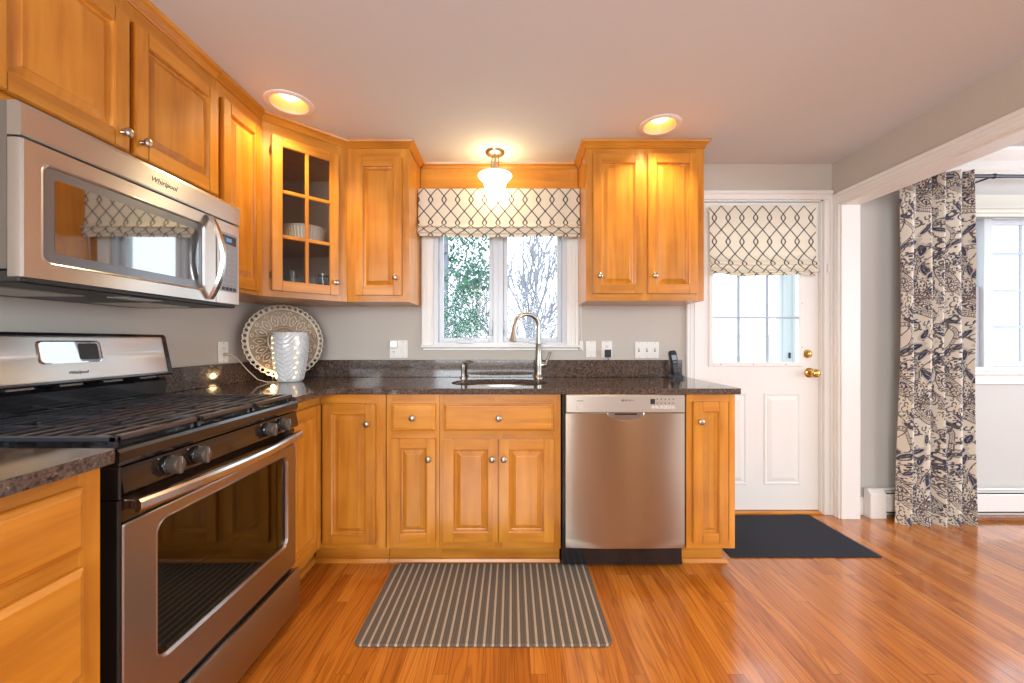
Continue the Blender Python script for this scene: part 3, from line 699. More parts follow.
# contents
def on_diag(px_, Y): return px(px_, Y)
o = MB(); o.lathe([(0.092, 0), (0.10, 0.004), (0.114, 0.078), (0.122, 0.086), (0.118, 0.086), (0.108, 0.076), (0.094, 0.012), (0.02, 0.010)], (-1.225, 2.375, 1.7385), 'z', 40)
bw = o.build('casserole_dish', M['porcelain'], smooth=40); tag(bw, 'round white fluted casserole dish on the shelf inside the glass corner cabinet', 'dish')
mb = MB()
for q in range(40):
    t_ = 2*PI*q/40; mb.tube([(-1.225+0.101*math.cos(t_), 2.375+0.101*math.sin(t_), 1.744), (-1.225+0.1135*math.cos(t_), 2.375+0.1135*math.sin(t_), 1.814)], 0.004, 5)
mb.build('fluting', M['porcelain'], bw)
gl = None
for i, (gx, gy) in enumerate(((-1.33, 2.24), (-1.265, 2.30), (-1.135, 2.42), (-1.075, 2.48), (-1.38, 2.33), (-1.19, 2.50))):
    lb = ['leftmost clear tumbler standing in front inside the glass corner cabinet', 'second clear tumbler from the left, front of the glass corner cabinet', 'clear tumbler right of the muntin inside the glass corner cabinet',
          'rightmost clear tumbler, near the knob side of the glass corner cabinet', 'clear tumbler behind the leftmost one in the glass corner cabinet', 'clear tumbler at the back right of the glass corner cabinet'][i]
    if gl is None:
        mb = MB(); mb.lathe([(0.024, 0), (0.028, 0.004), (0.036, 0.15), (0.034, 0.15), (0.0265, 0.012), (0.005, 0.010)], (gx, gy, UB+0.0185), 'z', 20)
        gl = mb.build('tumbler', M['tumbler'], smooth=40); gl['label'] = lb; gl['category'] = 'glass'; gl['group'] = 'tumblers in the glass corner cabinet'; base = (gx, gy)
    else:
        c_ = copy_thing(gl, (gl.location.x+gx-base[0], gl.location.y+gy-base[1], gl.location.z), lb)
# --- back wall uppers
def side_crown(parent, x, y0, out):
    Fs = frame((x, y0, 0), (0, 1, 0), (out, 0, 0)); crown(None, Fs, 0.0, YW-y0-0.04, m0=1).build('crown', M['wood_h'], parent)
F = BK(2.385)
k = thing('wall_cabinet', (-0.795, 2.54, UB), 'single-door maple wall cabinet to the left of the window', 'cabinet')
MB().box(-0.979, -0.612, 2.404, YW-0.001, UB, H-0.003).build('carcass', M['wood_v'], k)
faceframe(F, k, -0.979, -0.611, UB, H-0.003, 0.062, 0.055, [(UB, 1.45), (2.235, H-0.003)])
door(F, k, px(355, 2.375), px(402, 2.375), 1.433, 2.248, (px(395.3, 2.355), pz(277.5, 2.355)), fr=0.05)
crown(None, F, -0.979, -0.611, m0=-0.414, m1=1).build('crown', M['wood_h'], k); side_crown(k, -0.611, 2.385, 1)
k = thing('wall_cabinet', (0.79, 2.54, UB+0.005), 'two-door maple wall cabinet to the right of the window', 'cabinet')
MB().box(0.441, 1.138, 2.404, YW-0.001, UB+0.006, H-0.003).build('carcass', M['wood_v'], k)
faceframe(F, k, 0.440, 1.139, UB+0.006, H-0.003, 0.05, 0.05, [(UB+0.006, 1.45), (2.25, H-0.003)], [(0.745, 0.832)])
door(F, k, px(593, 2.37), px(643.5, 2.37), 1.443, 2.268, (px(600, 2.355), pz(275.5, 2.355)), fr=0.052)
door(F, k, px(648, 2.37), px(698, 2.37), 1.443, 2.268, (px(655, 2.355), pz(275.5, 2.355)), fr=0.052)
crown(None, F, 0.440, 1.139, m0=1, m1=1).build('crown', M['wood_h'], k); side_crown(k, 0.440, 2.385, -1); side_crown(k, 1.139, 2.385, 1)
# --- valance board over the window
mb = MB(); mb.box(-0.609, 0.439, 2.682, YW, 2.125, 2.312, 0.002); tag(mb.build('window_valance_board', M['wood_h']), 'flat maple board above the roman shade between the wall cabinets', 'board')

# ================================================================= BASE CABINETS
YF = 2.057; XF = -0.985; BT = CT-0.03
def toekick(parent, a0, a1, F, c0=-0.062, shoe=True, sr=0.0):
    mb = MB(F); mb.box(a0, a1, 0.001, 0.101, c0-0.018, c0); 
    if shoe: mb.prism([(0.001, c0), (0.024, c0), (0.02, c0+0.012), (0.008, c0+0.018), (0.001, c0+0.019)], a0, a1+sr)
    return mb.build('toe_kick', M['wood_h'], parent)
F = BK(YF)
# corner cabinet
k = thing('corner_base_cabinet', (-1.2, 2.4, 0), 'maple corner base cabinet with two tall doors meeting in the inner corner', 'cabinet')
mb = MB(); mb.box(XL+0.001, XF-0.02, 1.722, YW-0.001, 0.101, BT-0.001); mb.box(XF-0.02, px(385.6, YF), YF+0.02, YW-0.001, 0.101, BT-0.001); mb.build('carcass', M['wood_v'], k)
faceframe(F, k, XF-0.019, px(385.8, YF), 0.101, BT-0.001, 0.03, 0.075, [(0.101, 0.145), (0.83, BT-0.001)])
faceframe(LF(XF), k, 1.722, YF+0.01, 0.101, BT-0.001, 0.02, 0.02, [(0.101, 0.145), (0.83, BT-0.001)])
dz0, dz1 = 0.128, 0.843
door(F, k, XF+0.022, px(375.5, 2.045), dz0, dz1, (px(366.8, 2.03), pz(424, 2.03)), fr=0.05)
door(LF(XF), k, 1.732, YF-0.022, dz0, dz1, None, fr=0.05)
toekick(k, XF-0.05, px(385.8, YF), F); toekick(k, 1.722, 2.13, LF(XF))
# narrow drawer cabinet
a0, a1 = px(386.5, YF), px(439.5, YF)
k = thing('base_cabinet', ((a0+a1)/2, 2.4, 0), 'narrow maple base cabinet with one small drawer above one door', 'cabinet')
MB().box(a0, a1, YF+0.019, YW-0.001, 0.101, BT-0.001).build('carcass', M['wood_v'], k)
faceframe(F, k, a0, a1, 0.101, BT-0.001, 0.03, 0.025, [(0.101, 0.16), (0.65, 0.735), (0.83, BT-0.001)])
drawer(F, k, px(391.5, 2.045), px(435.5, 2.045), pz(431, 2.04), pz(403.7, 2.04), (px(412.3, 2.03), pz(418, 2.03)))
door(F, k, px(391.5, 2.045), px(435.5, 2.045), dz0+0.012, pz(439, 2.04), (px(428.5, 2.03), pz(459, 2.03)), fr=0.045)
toekick(k, a0, a1, F)
# sink cabinet
a0, a1 = px(439.7, YF), px(560.7, YF)
k = thing('sink_base_cabinet', ((a0+a1)/2, 2.4, 0), 'wide maple sink base cabinet with false drawer front and two doors', 'cabinet')
mb = MB(); 
for q in ((a0, a0+0.018, YF+0.019, YW-0.001, 0.101, BT-0.001), (a1-0.018, a1, YF+0.019, YW-0.001, 0.101, BT-0.001), (a0+0.018, a1-0.018, YF+0.019, YW-0.001, 0.101, 0.12), (a0+0.018, a1-0.018, YW-0.01, YW-0.001, 0.12, BT-0.001)): mb.box(*q)
mb.build('carcass', M['wood_v'], k)
faceframe(F, k, a0, a1, 0.101, BT-0.001, 0.025, 0.04, [(0.101, 0.16), (0.65, 0.735), (0.83, BT-0.001)], [((px(498.5, YF)-0.02), (px(498.5, YF)+0.02))])
drawer(F, k, px(443.8, 2.045), px(553.5, 2.045), pz(431, 2.04), pz(403.7, 2.04), (px(498.6, 2.03), pz(418.2, 2.03)))
door(F, k, px(443.8, 2.045), px(498.0, 2.045), dz0+0.012, pz(439, 2.04), (px(492.2, 2.03), pz(459, 2.03)), fr=0.052)
door(F, k, px(499.0, 2.045), px(553.8, 2.045), dz0+0.012, pz(439, 2.04), (px(503.8, 2.03), pz(459, 2.03)), fr=0.052)
toekick(k, a0, a1, F)
# end cabinet
a0, a1 = px(686.3, YF), px(735, YF)
k = thing('base_cabinet', ((a0+a1)/2, 2.4, 0), 'narrow single-door maple base cabinet right of the dishwasher, at the end of the run', 'cabinet')
MB().box(a0, a1, YF+0.019, YW-0.022, 0.101, BT-0.001).build('carcass', M['wood_v'], k)
faceframe(F, k, a0, a1, 0.101, BT-0.001, 0.03, 0.03, [(0.101, 0.14), (0.85, BT-0.001)])
door(F, k, px(692.8, 2.045), px(728, 2.045), pz(543.5, 2.04), pz(401.8, 2.04), (px(700.6, 2.03), pz(421.7, 2.03)), fr=0.048)
toekick(k, a0, a1-0.035, F, sr=0.02)
MB().box(a1-0.053, a1-0.035, YF+0.08, YW-0.022, 0.001, 0.101).build('side_kick', M['wood_h'], k)
# near-left drawer cabinet
XN = -0.905
FN = LF(XN)
k = thing('drawer_cabinet', (-1.25, 0.6, 0), 'maple drawer base cabinet in the near left corner beside the range', 'cabinet')
MB().box(XL+0.001, XN-0.019, 0.30, 0.884, 0.101, BT-0.001).build('carcass', M['wood_v'], k)
faceframe(FN, k, 0.30, 0.884, 0.101, BT-0.001, 0.04, 0.045, [(0.101, 0.15), (0.44, 0.475), (0.67, 0.735), (0.845, BT-0.001)])
drawer(FN, k, 0.33, 0.838, 0.727, 0.858, None); drawer(FN, k, 0.33, 0.838, 0.463, 0.690, None); drawer(FN, k, 0.33, 0.838, 0.14, 0.43, None)
toekick(k, 0.30, 0.884, FN)
# ================================================================= COUNTERTOPS
def fill_slab(outer, hole, z0, z1):
    mb = MB(); bm = mb.bm; res = {}
    loops = [outer]+([hole] if hole else [])
    V = [[[bm.verts.new((x, y, z)) for x, y in lp] for lp in loops] for z in (z0, z1)]
    for lv in V:
        es = []
        for lp in lv:
            for i in range(len(lp)): es.append(bm.edges.new((lp[i], lp[(i+1) % len(lp)])))
        bmesh.ops.triangle_fill(bm, edges=es, use_beauty=True)
    for li in range(len(loops)):
        n = len(loops[li])
        for i in range(n):
            j = (i+1) % n; bm.faces.new((V[0][li][i], V[0][li][j], V[1][li][j], V[1][li][i]))
    return mb
SXC, SYC, SA, SB = px(499.5, 2.34), 2.335, 0.275, 0.205
hole = [(SXC+SA*math.copysign(abs(math.cos(t))**0.85, math.cos(t)), SYC+SB*math.copysign(abs(math.sin(t))**0.85, math.sin(t))) for t in [2*PI*i/56 for i in range(56)]]
XFR = -0.925
outer = [(XL+0.001, 1.722), (XFR, 1.722)] + arc(XFR+0.05, 2.03-0.05, 0.05, PI, PI/2, 6)[0:7] + arc(1.165-0.02, 2.03+0.02, 0.02, -PI/2, 0, 5) + [(1.165, YW-0.026), (1.14, YW-0.026), (1.14, YW-0.001), (XL+0.001, YW-0.001)]
ct = thing('countertop', (-0.2, 2.35, CT-0.03), 'L-shaped brown speckled granite countertop along the back wall, with sink cutout', 'countertop')
mb = fill_slab(outer, hole, CT-0.03, CT); mb.build('granite_top', M['granite'], ct, bevel=0.006)
mb = MB(); mb.box(XL+0.002, 1.135, YW-0.021, YW-0.001, CT+0.0003, 1.037, 0.002); mb.box(XL+0.001, XL+0.021, 1.722, YW-0.022, CT+0.0003, 1.037, 0.002)
mb.build('backsplash', M['granite'], ct)
ct2 = thing('countertop', (-1.2, 0.6, CT-0.03), 'short granite countertop in the near left corner, left of the range', 'countertop')
mb = fill_slab([(XL+0.001, 0.28), (-0.872, 0.28)]+arc(-0.872-0.02, 0.895-0.02, 0.02, 0, PI/2, 5)+[(XL+0.001, 0.895)], None, CT-0.03, CT)
mb.build('granite_top', M['granite'], ct2, bevel=0.006)
MB().box(XL+0.001, XL+0.021, 0.28, 0.895, CT+0.0003, 1.037, 0.002).build('backsplash', M['granite'], ct2)

# ================================================================= SINK + FAUCET
sk = thing('sink', (SXC, SYC, 0.70), 'oval undermount stainless steel sink set in the granite countertop', 'sink')
def se(s, z): return [(SXC+(x-SXC)*s, SYC+(y-SYC)*s, z) for x, y in hole]
mb = MB(); mb.rings([se(1.06, CT-0.0335), se(0.995, CT-0.0335), se(0.985, CT-0.04), se(0.96, 0.78), se(0.88, 0.725), se(0.4, 0.71), se(0.16, 0.708), se(0.16, 0.700), se(0.4, 0.704), se(0.9, 0.718), se(0.98, 0.78), se(1.005, CT-0.045), se(1.06, CT-0.036)], False, False)
mb.build('basin', M['steel_sink'], sk, smooth=50)
mb = MB(); mb.lathe([(0.042, 0.701), (0.042, 0.712), (0.03, 0.712), (0.028, 0.706)], (SXC, SYC, 0), 'z', 20); mb.build('drain', M['nickel'], sk, smooth=40)
fx, fy = px(538.5, 2.60), 2.60
fa = thing('faucet', (fx, fy, CT), 'satin nickel pull-down kitchen faucet with high arched spout behind the sink', 'faucet')
mb = MB(); mb.lathe([(0.028, CT+0.0005), (0.028, CT+0.008), (0.022, CT+0.014), (0.020, CT+0.04), (0.023, CT+0.07), (0.024, CT+0.10), (0.020, CT+0.13), (0.018, CT+0.215), (0.0195, CT+0.22), (0.0195, CT+0.226), (0.016, CT+0.228)], (fx, fy, 0), 'z', 24)
mb.build('faucet_body', M['nickel'], fa, smooth=45)
ex, ey = 0.012, 2.47; ux, uy = ex-fx, ey-fy
P = [(fx, fy, CT+0.22), (fx, fy, CT+0.30), (fx, fy, CT+0.335)]
rad = 0.5
for i in range(1, 13):
    t_ = PI*i/14; s_ = rad*(1-math.cos(t_)); P.append((fx+ux*s_*0.96, fy+uy*s_*0.96, CT+0.335+0.075*math.sin(t_)))
P.append((fx+ux*0.97, fy+uy*0.97, CT+0.33))
mb = MB(); mb.tube(P, 0.0145, 14); mb.build('spout', M['nickel'], fa, smooth=50)
mb = MB(); mb.tube([(fx+ux*0.965, fy+uy*0.965, CT+0.335), (fx+ux*0.99, fy+uy*0.99, CT+0.305), (fx+ux*1.03, fy+uy*1.03, CT+0.265), (fx+ux*1.06, fy+uy*1.06, CT+0.238)], [0.0155, 0.016, 0.019, 0.023], 16)
mb.build('spray_head', M['nickel'], fa, smooth=50)
mb = MB(); mb.tube([(fx+0.015, fy, CT+0.085), (fx+0.04, fy-0.005, CT+0.088), (fx+0.052, fy-0.005, CT+0.09)], [0.018, 0.018, 0.012], 14)
mb.tube([(fx+0.044, fy-0.005, CT+0.085), (fx+0.058, fy-0.01, CT+0.125), (fx+0.068, fy-0.012, CT+0.15), (fx+0.074, fy-0.012, CT+0.172)], [0.010, 0.0075, 0.008, 0.010], 10)
mb.build('lever', M['nickel'], fa, smooth=50)
so = thing('soap_dispenser', (px(463, 2.6), 2.60, CT), 'small nickel soap dispenser pump at the left rear of the sink', 'soap dispenser')
sx = px(463, 2.6)
mb = MB(); mb.lathe([(0.019, CT+0.0005), (0.019, CT+0.006), (0.012, CT+0.012), (0.011, CT+0.05), (0.013, CT+0.06), (0.013, CT+0.085), (0.006, CT+0.088)], (sx, 2.6, 0), 'z', 18); mb.build('pump_body', M['nickel'], so, smooth=45)
mb = MB(); mb.tube([(sx, 2.6, CT+0.088), (sx, 2.6, CT+0.100), (sx+0.02, 2.585, CT+0.103), (sx+0.05, 2.56, CT+0.096)], [0.007, 0.007, 0.006, 0.005], 10); mb.build('nozzle', M['nickel'], so, smooth=50)

# ================================================================= DISHWASHER
YD = 2.022
dwx0, dwx1 = px(565.8, YD), px(684.6, YD)
dw = thing('dishwasher', ((dwx0+dwx1)/2, 2.35, 0), 'stainless steel dishwasher with scooped handle under the countertop', 'dishwasher')
F = BK(YD)
ztop, zsp, zbot = pz(394.8, YD), pz(412.6, YD), pz(548.3, YD)
MB().box(dwx0-0.014, dwx1, YD+0.035, 2.66, 0.02, BT-0.003).build('tub', M['black'], dw)
# door skin, gently bowed, with the pocket notch
N = 24; NZ = 14; mb = MB(F); R = []
cx = px(625.5, YD)
hw = 0.093
def zt(a):
    d_ = abs(a-cx)/hw
    return zsp-0.002-(0.036*math.sqrt(max(0, 1-d_*d_)) if d_ < 1 else 0)
cols = sorted(set([dwx0+(dwx1-dwx0)*i/N for i in range(N+1)]+[cx+hw*math.sin(PI/2*i/10) for i in range(-10, 11)]))
for a in cols:
    b_ = 0.006*(1-((a-(dwx0+dwx1)/2)/((dwx1-dwx0)/2))**2)
    zz = zt(a); R.append([(a, zbot, -0.02), (a, zbot, b_-0.002), (a, zbot+0.004, b_)]+[(a, zbot+0.004+(zz-zbot-0.006)*j/NZ, b_) for j in range(1, NZ+1)]+[(a, zz, b_-0.002), (a, zz, -0.02)])
mb.rings(R); mb.build('door', M['steel_dw'], dw, smooth=30)
mb = MB(F); mb.box(dwx0, dwx1, zsp, ztop, -0.02, 0.006, 0.003); cp = mb.build('control_strip', M['steel_pale'], dw)
# scooped pocket behind the notch
mb = MB(F); R = []
for i in range(13):
    t_ = PI*i/12
    R.append([(cx+hw*1.0*math.cos(t_), zsp-0.001, 0.003), (cx+hw*math.cos(t_), zsp-0.002-0.037*math.sin(t_), 0.004), (cx+hw*0.94*math.cos(t_), zsp-0.002-0.032*math.sin(t_), 0.002), (cx+hw*0.75*math.cos(t_), zsp-0.002-0.012*math.sin(t_), -0.014), (cx+hw*0.7*math.cos(t_), zsp+0.002, -0.018)])
mb.rings(R, False, False, close=False); mb.build('handle_pocket', M['steel_bright'], dw, smooth=60)
mb = MB(F); mb.box(cx-hw*0.62, cx+hw*0.62, zsp-0.014, zsp-0.001, -0.012, 0.0035, 0.003); mb.build('pocket_shadow', M['darkhole'], dw)  # black box standing in for the shadow under the top of the pocket
mb = MB(F); mb.box(px(576.5, YD), px(583, YD), pz(409.5, YD), pz(405.5, YD), 0.005, 0.0085, 0.001)
for i in range(6):
    a = px(650.5, YD)+i*0.0203; mb.box(a, a+0.0185, pz(408.8, YD), pz(405.3, YD), 0.005, 0.0085, 0.001)
mb.build('button', M['key_pale'], cp)
mb = MB(F); mb.box(px(650, YD), px(654.5, YD), pz(404, YD), pz(398.8, YD), 0.005, 0.0068); mb.build('display', M['blackmat'], cp)
mb = MB(F)
for i in range(5):
    for zz in (398.8, 402.8):
        a = px(656.8+i*4.0, YD); mb.box(a-0.003, a+0.003, pz(zz+0.7, YD), pz(zz-0.3, YD), 0.005, 0.0064)
mb.box(px(576.5, YD), px(583, YD), pz(401.0, YD), pz(400.4, YD), 0.005, 0.0064)
mb.build('printed_mark', M['logo'], cp)
text_part('BOSCH', 0.0125, F @ Matrix.Translation((px(628.8, YD), pz(401.0, YD), 0.0066)), M['blackmat'], cp, wide=1.1)
mb = MB(F); mb.lathe([(0.0055, 0.006), (0.0055, 0.0068), (0.0043, 0.0068), (0.0043, 0.006)], (px(622.5, YD), pz(400.2, YD), 0), 'z', 16); mb.build('emblem', M['logo'], cp)
MB().box(dwx0-0.012, dwx1, 2.09, 2.11, 0.004, 0.098).build('toe_panel', M['black'], dw)

# ================================================================= RANGE
XD = -0.914            # door face
RY0, RY1 = 0.937, 1.715
rg = thing('gas_range', (-1.25, 1.33, 0), 'stainless and black freestanding gas range with oven below', 'range')
MB().box(XL+0.03, XD-0.045, RY0-0.012, RY1, 0.03, 0.895).build('side_body', M['black'], rg)
F = LF(XD)
# oven door skin with rounded window opening
gy0, gy1, gz0, gz1 = 1.040, 1.632, 0.335, 0.692
dY0, dY1, dZ0, dZ1 = RY0+0.008, 1.700, 0.222, 0.728
def rrect(a0, a1, b0, b1, r, c, n=6):
    P = []
    for cx_, cy_, t0 in ((a1-r, b1-r, 0), (a0+r, b1-r, PI/2), (a0+r, b0+r, PI), (a1-r, b0+r, 1.5*PI)):
        for k_ in range(n+1): P.append((cx_+r*math.cos(t0+k_*PI/2/n), cy_+r*math.sin(t0+k_*PI/2/n), c))
    return P
def sq(a0, a1, b0, b1, c, n=6):
    P = []
    for cx_, cy_ in ((a1, b1), (a0, b1), (a0, b0), (a1, b0)):
        for k_ in range(n+1): P.append((cx_, cy_, c))
    return P
mb = MB(F); mb.rings([rrect(dY0, dY1, dZ0, dZ1, 0.002, -0.04), rrect(dY0, dY1, dZ0, dZ1, 0.003, -0.003), rrect(dY0+0.003, dY1-0.003, dZ0+0.003, dZ1-0.003, 0.003, 0),
    rrect(gy0-0.008, gy1+0.008, gz0-0.008, gz1+0.008, 0.038, 0), rrect(gy0-0.006, gy1+0.006, gz0-0.006, gz1+0.006, 0.036, 0.0025), rrect(gy0, gy1, gz0, gz1, 0.03, -0.006), rrect(gy0, gy1, gz0, gz1, 0.03, -0.014), ], False, False)
od = mb.build('oven_door', M['steel_range'], rg, smooth=30)
mb = MB(F); mb.rings([rrect(gy0, gy1, gz0, gz1, 0.03, -0.013), rrect(gy0, gy1, gz0, gz1, 0.03, -0.010)]); mb.build('oven_window', M['ovenglass'], od)
# black printed border of the window and the cavity behind it
mb = MB(F); mb.rings([rrect(gy0-0.004, gy1+0.004, gz0-0.004, gz1+0.004, 0.03, -0.016), rrect(gy0+0.045, gy1-0.045, gz0+0.045, gz1-0.035, 0.015, -0.016)], False, False); mb.build('window_border', M['control'], od)
mb = MB(F); mb.rings([rrect(gy0-0.02, gy1+0.02, gz0-0.02, gz1+0.02, 0.03, -0.038), rrect(gy0-0.02, gy1+0.02, gz0-0.02, gz1+0.02, 0.03, -0.0385)]); mb.build('inner_liner', M['control'], od)
mb = MB(F)
for z in (0.47, 0.50): mb.tube([(gy0+0.05, z, -0.026), (gy1-0.05, z, -0.026)], 0.0022, 6)
for i in range(14): mb.tube([(gy0+0.05, 0.400+i*0.0045, -0.030+0.0*i), (gy1-0.05, 0.400+i*0.0045, -0.030)], 0.0009, 4)
mb.build('oven_rack', M['wicker'], od)
# band above: dark vented strip, control panel, top edge
mb = MB(F); mb.box(dY0, dY1, 0.731, 0.793, -0.04, -0.006, 0.002); vb = mb.build('door_top_band', M['control'], rg)
mb = MB(F)
for grp in range(6):
    for i in range(9):
        a = 1.02+grp*0.112+i*0.0085; mb.box(a, a+0.0035, 0.792, 0.7945, -0.03, -0.012)
mb.build('vent_slot', M['darkhole'], vb)
mb = MB(F); mb.prism([(0.800, -0.050), (0.800, 0.000), (0.806, 0.004), (0.862, -0.006), (0.864, -0.010), (0.864, -0.05)], RY0+0.006, RY1-0.003); cpn = mb.build('control_panel', M['control'], rg)
mb = MB(F); mb.box(RY0-0.002, RY0+0.0055, 0.79, 0.866, -0.06, 0.0, 0.002); mb.box(RY0-0.002, RY0+0.0075, 0.06, 0.786, -0.045, -0.004, 0.001); mb.build('side_trim', M['blackmat'], rg)
mb = MB(F); mb.prism([(0.868, -0.68), (0.868, -0.004), (0.878, 0.001), (0.900, 0.001), (0.908, -0.004), (0.910, -0.012), (0.904, -0.05), (0.904, -0.58), (0.915, -0.60), (0.915, -0.68)], RY0-0.002, RY1-0.001)
mb.build('cooktop', M['black'], rg)
# knobs
for yc in (1.070, 1.165, 1.497, 1.590):
    Fk = LF(XD-0.003) @ Matrix.Translation((yc, 0.832, 0)) @ Matrix.Rotation(0.0, 4, 'Z')
    mb = MB(Fk); mb.lathe([(0.025, 0), (0.026, 0.004), (0.024, 0.010), (0.020, 0.012)], (0, 0, 0), 'z', 26); mb.build('knob_skirt', M['black'], cpn, smooth=40)
    mb = MB(Fk); mb.lathe([(0.0195, 0.010), (0.0205, 0.013), (0.0185, 0.034), (0.0165, 0.036)], (0, 0, 0), 'z', 26)
    mb.box(-0.006, 0.006, -0.023, 0.023, 0.012, 0.040, 0.003); mb.build('burner_knob', M['knobblack'], cpn, smooth=30)
    mb = MB(Fk); mb.box(-0.001, 0.001, 0.004, 0.020, 0.0398, 0.0404); mb.box(-0.031, -0.028, 0.022, 0.025, 0.001, 0.0025); mb.build('printed_mark', M['print_light'], cpn)
# handle
P = []
for i in range(17):
    s_ = i/16; P.append((RY0+0.022+(1.702-RY0-0.022)*s_, 0.768, 0.018+0.034*math.sin(PI*s_)))
mb = MB(F); R = []
for a, b, c in P: R.append([(a, b-0.017, c-0.004), (a, b-0.015, c+0.006), (a, b-0.008, c+0.011), (a, b+0.008, c+0.011), (a, b+0.015, c+0.006), (a, b+0.017, c-0.004)])
mb.rings(R); mb.box(RY0+0.03, RY0+0.055, 0.757, 0.779, -0.006, 0.022, 0.002); mb.box(1.665, 1.69, 0.757, 0.779, -0.006, 0.022, 0.002)
mb.build('oven_handle', M['steel_bright'], rg, smooth=35)
# drawer
mb = MB(F); mb.prism([(0.040, -0.04), (0.040, 0.012), (0.044, 0.016), (0.200, 0.018), (0.208, 0.014), (0.209, 0.004), (0.203, 0.0), (0.2, -0.04)], dY0, dY1); mb.build('storage_drawer', M['steel_range'], rg, smooth=30)
mb = MB(F); mb.box(dY0+0.02, dY1-0.02, 0.204, 0.222, -0.04, -0.012); mb.build('drawer_gap', M['darkhole'], rg)
# backguard
FB = frame((0, 0, 0), (0, 1, 0), (1, 0, 0))
def tilt(pts): return pts
mb = MB(FB); mb.prism([(0.906, -1.555), (0.906, -1.478), (0.93, -1.470), (1.000, -1.466), (1.012, -1.478), (1.012, -1.555)], RY0, RY1-0.008); bg = mb.build('backguard', M['black'], rg)
x_b, x_t = -1.436, -1.468; zb_, zt_ = 1.022, 1.188
mb = MB(FB); mb.prism([(zb_, -1.57), (zb_, x_b), (zb_+0.006, x_b+0.005), (zt_-0.008, x_t+0.005), (zt_, x_t-0.003), (zt_+0.002, x_t-0.03), (zt_-0.01, -1.57)], RY0-0.004, RY1-0.018); mb.build('console_frame', M['black'], bg, smooth=20)
u_ = Vector((0, 1, 0)); w_ = Vector((zt_-zb_, 0, x_b-x_t)).normalized(); up_ = Vector((x_t-x_b, 0, zt_-zb_)).normalized()
FC = Matrix(((0, up_.x, w_.x, x_b+0.0055), (1, up_.y, w_.y, 0), (0, up_.z, w_.z, zb_), (0, 0, 0, 1)))
mb = MB(FC); mb.ringpanel(RY0+0.02, RY1-0.042, 0.010, 0.158, [(0, 0), (0, 0.0015), (0.003, 0.003), (0.006, 0.0034)], rad=0.006); cf = mb.build('console_face', M['steel'], bg)
yd0, yd1 = 1.225, 1.415
mb = MB(FC); mb.rings([rrect(yd0, yd1, 0.068, 0.142, 0.014, 0.003), rrect(yd0, yd1, 0.068, 0.142, 0.014, 0.0062), rrect(yd0+0.004, yd1-0.004, 0.072, 0.138, 0.012, 0.0066)]); mb.build('display', M['mwglass'], cf)
mb = MB(FC); mb.rings([rrect(yd1-0.075, yd1-0.012, 0.078, 0.132, 0.006, 0.0066), rrect(yd1-0.075, yd1-0.012, 0.078, 0.132, 0.006, 0.0074)]); mb.build('keypad', M['blackmat'], cf)
text_part('Whirlpool', 0.0145, FC @ Matrix.Translation((1.33, 0.032, 0.0040)), M['logo'], cf, shear=0.3)
mb = MB(FC)
for k_ in range(28):
    t0 = 2*PI*k_/28; t1 = 2*PI*(k_+1)/28
    mb.tube([(1.325+0.016*math.cos(t0), 0.037+0.005*math.sin(t0)+0.002*math.cos(t0), 0.0038), (1.325+0.016*math.cos(t1), 0.037+0.005*math.sin(t1)+0.002*math.cos(t1), 0.0038)], 0.0003, 4)
mb.build('emblem', M['logo'], cf)
mb = MB(FB)
for i in range(5): mb.box(1.02+i*0.14, 1.09+i*0.14, 1.0135, 1.0205, -1.55, -1.462)
mb.build('vent_slot', M['nickel'], bg)
# grates: three sections, bars along the depth of the cooktop and along the length
for (ya, yb) in ((0.945, 1.198), (1.201, 1.452), (1.455, 1.703)):
    mb = MB(); zg = 0.9365; xa, xb = -1.462, -0.930
    mb.box(xa, xb, ya, ya+0.014, zg-0.014, zg, 0.003); mb.box(xa, xb, yb-0.014, yb, zg-0.014, zg, 0.003)
    mb.box(xb-0.020, xb, ya, yb, zg-0.014, zg, 0.003); mb.box(xa, xa+0.014, ya, yb, zg-0.014, zg, 0.003)
    # fingers running along the length of the range
    nb = 11
    for i in range(1, nb):
        x = xa+0.01+(xb-xa-0.02)*i/nb
        if i in (3, 8):   # gap round the burner
            mb.box(x-0.006, x+0.006, ya+0.01, ya+0.085, zg-0.012, zg, 0.002); mb.box(x-0.006, x+0.006, yb-0.085, yb-0.01, zg-0.012, zg, 0.002)
        else: mb.box(x-0.006, x+0.006, ya+0.01, yb-0.01, zg-0.012, zg, 0.002)
    mb.box(xa+0.01, xb-0.01, (ya+yb)/2-0.005, (ya+yb)/2+0.005, zg-0.014, zg-0.001, 0.002)
    for x in (xa+0.02, xb-0.02, (xa+xb)/2):
        for y in (ya+0.012, yb-0.012): mb.box(x-0.006, x+0.006, y-0.006, y+0.006, 0.903, zg-0.01)
    mb.build('grate', M['iron'], rg)
for yc in (1.072, 1.579):
    for xc in (-1.31, -1.08):
        mb = MB(); mb.lathe([(0.048, 0.9045), (0.048, 0.910), (0.036, 0.911), (0.036, 0.918), (0.030, 0.921)], (xc, yc, 0), 'z', 24); mb.build('burner', M['blackmat'], rg, smooth=40)
mb = MB(); mb.lathe([(0.05, 0.9045), (0.05, 0.910), (0.04, 0.911), (0.04, 0.918), (0.032, 0.921)], (-1.19, 1.326, 0), 'z', 24, sy=1.6); mb.build('burner', M['blackmat'], rg, smooth=40)
for y in (0.99, 1.66):
    for x in (-1.5, -1.02): MB().lathe([(0.018, 0.001), (0.018, 0.031)], (x, y, 0), 'z', 12).build('foot', M['blackmat'], rg)

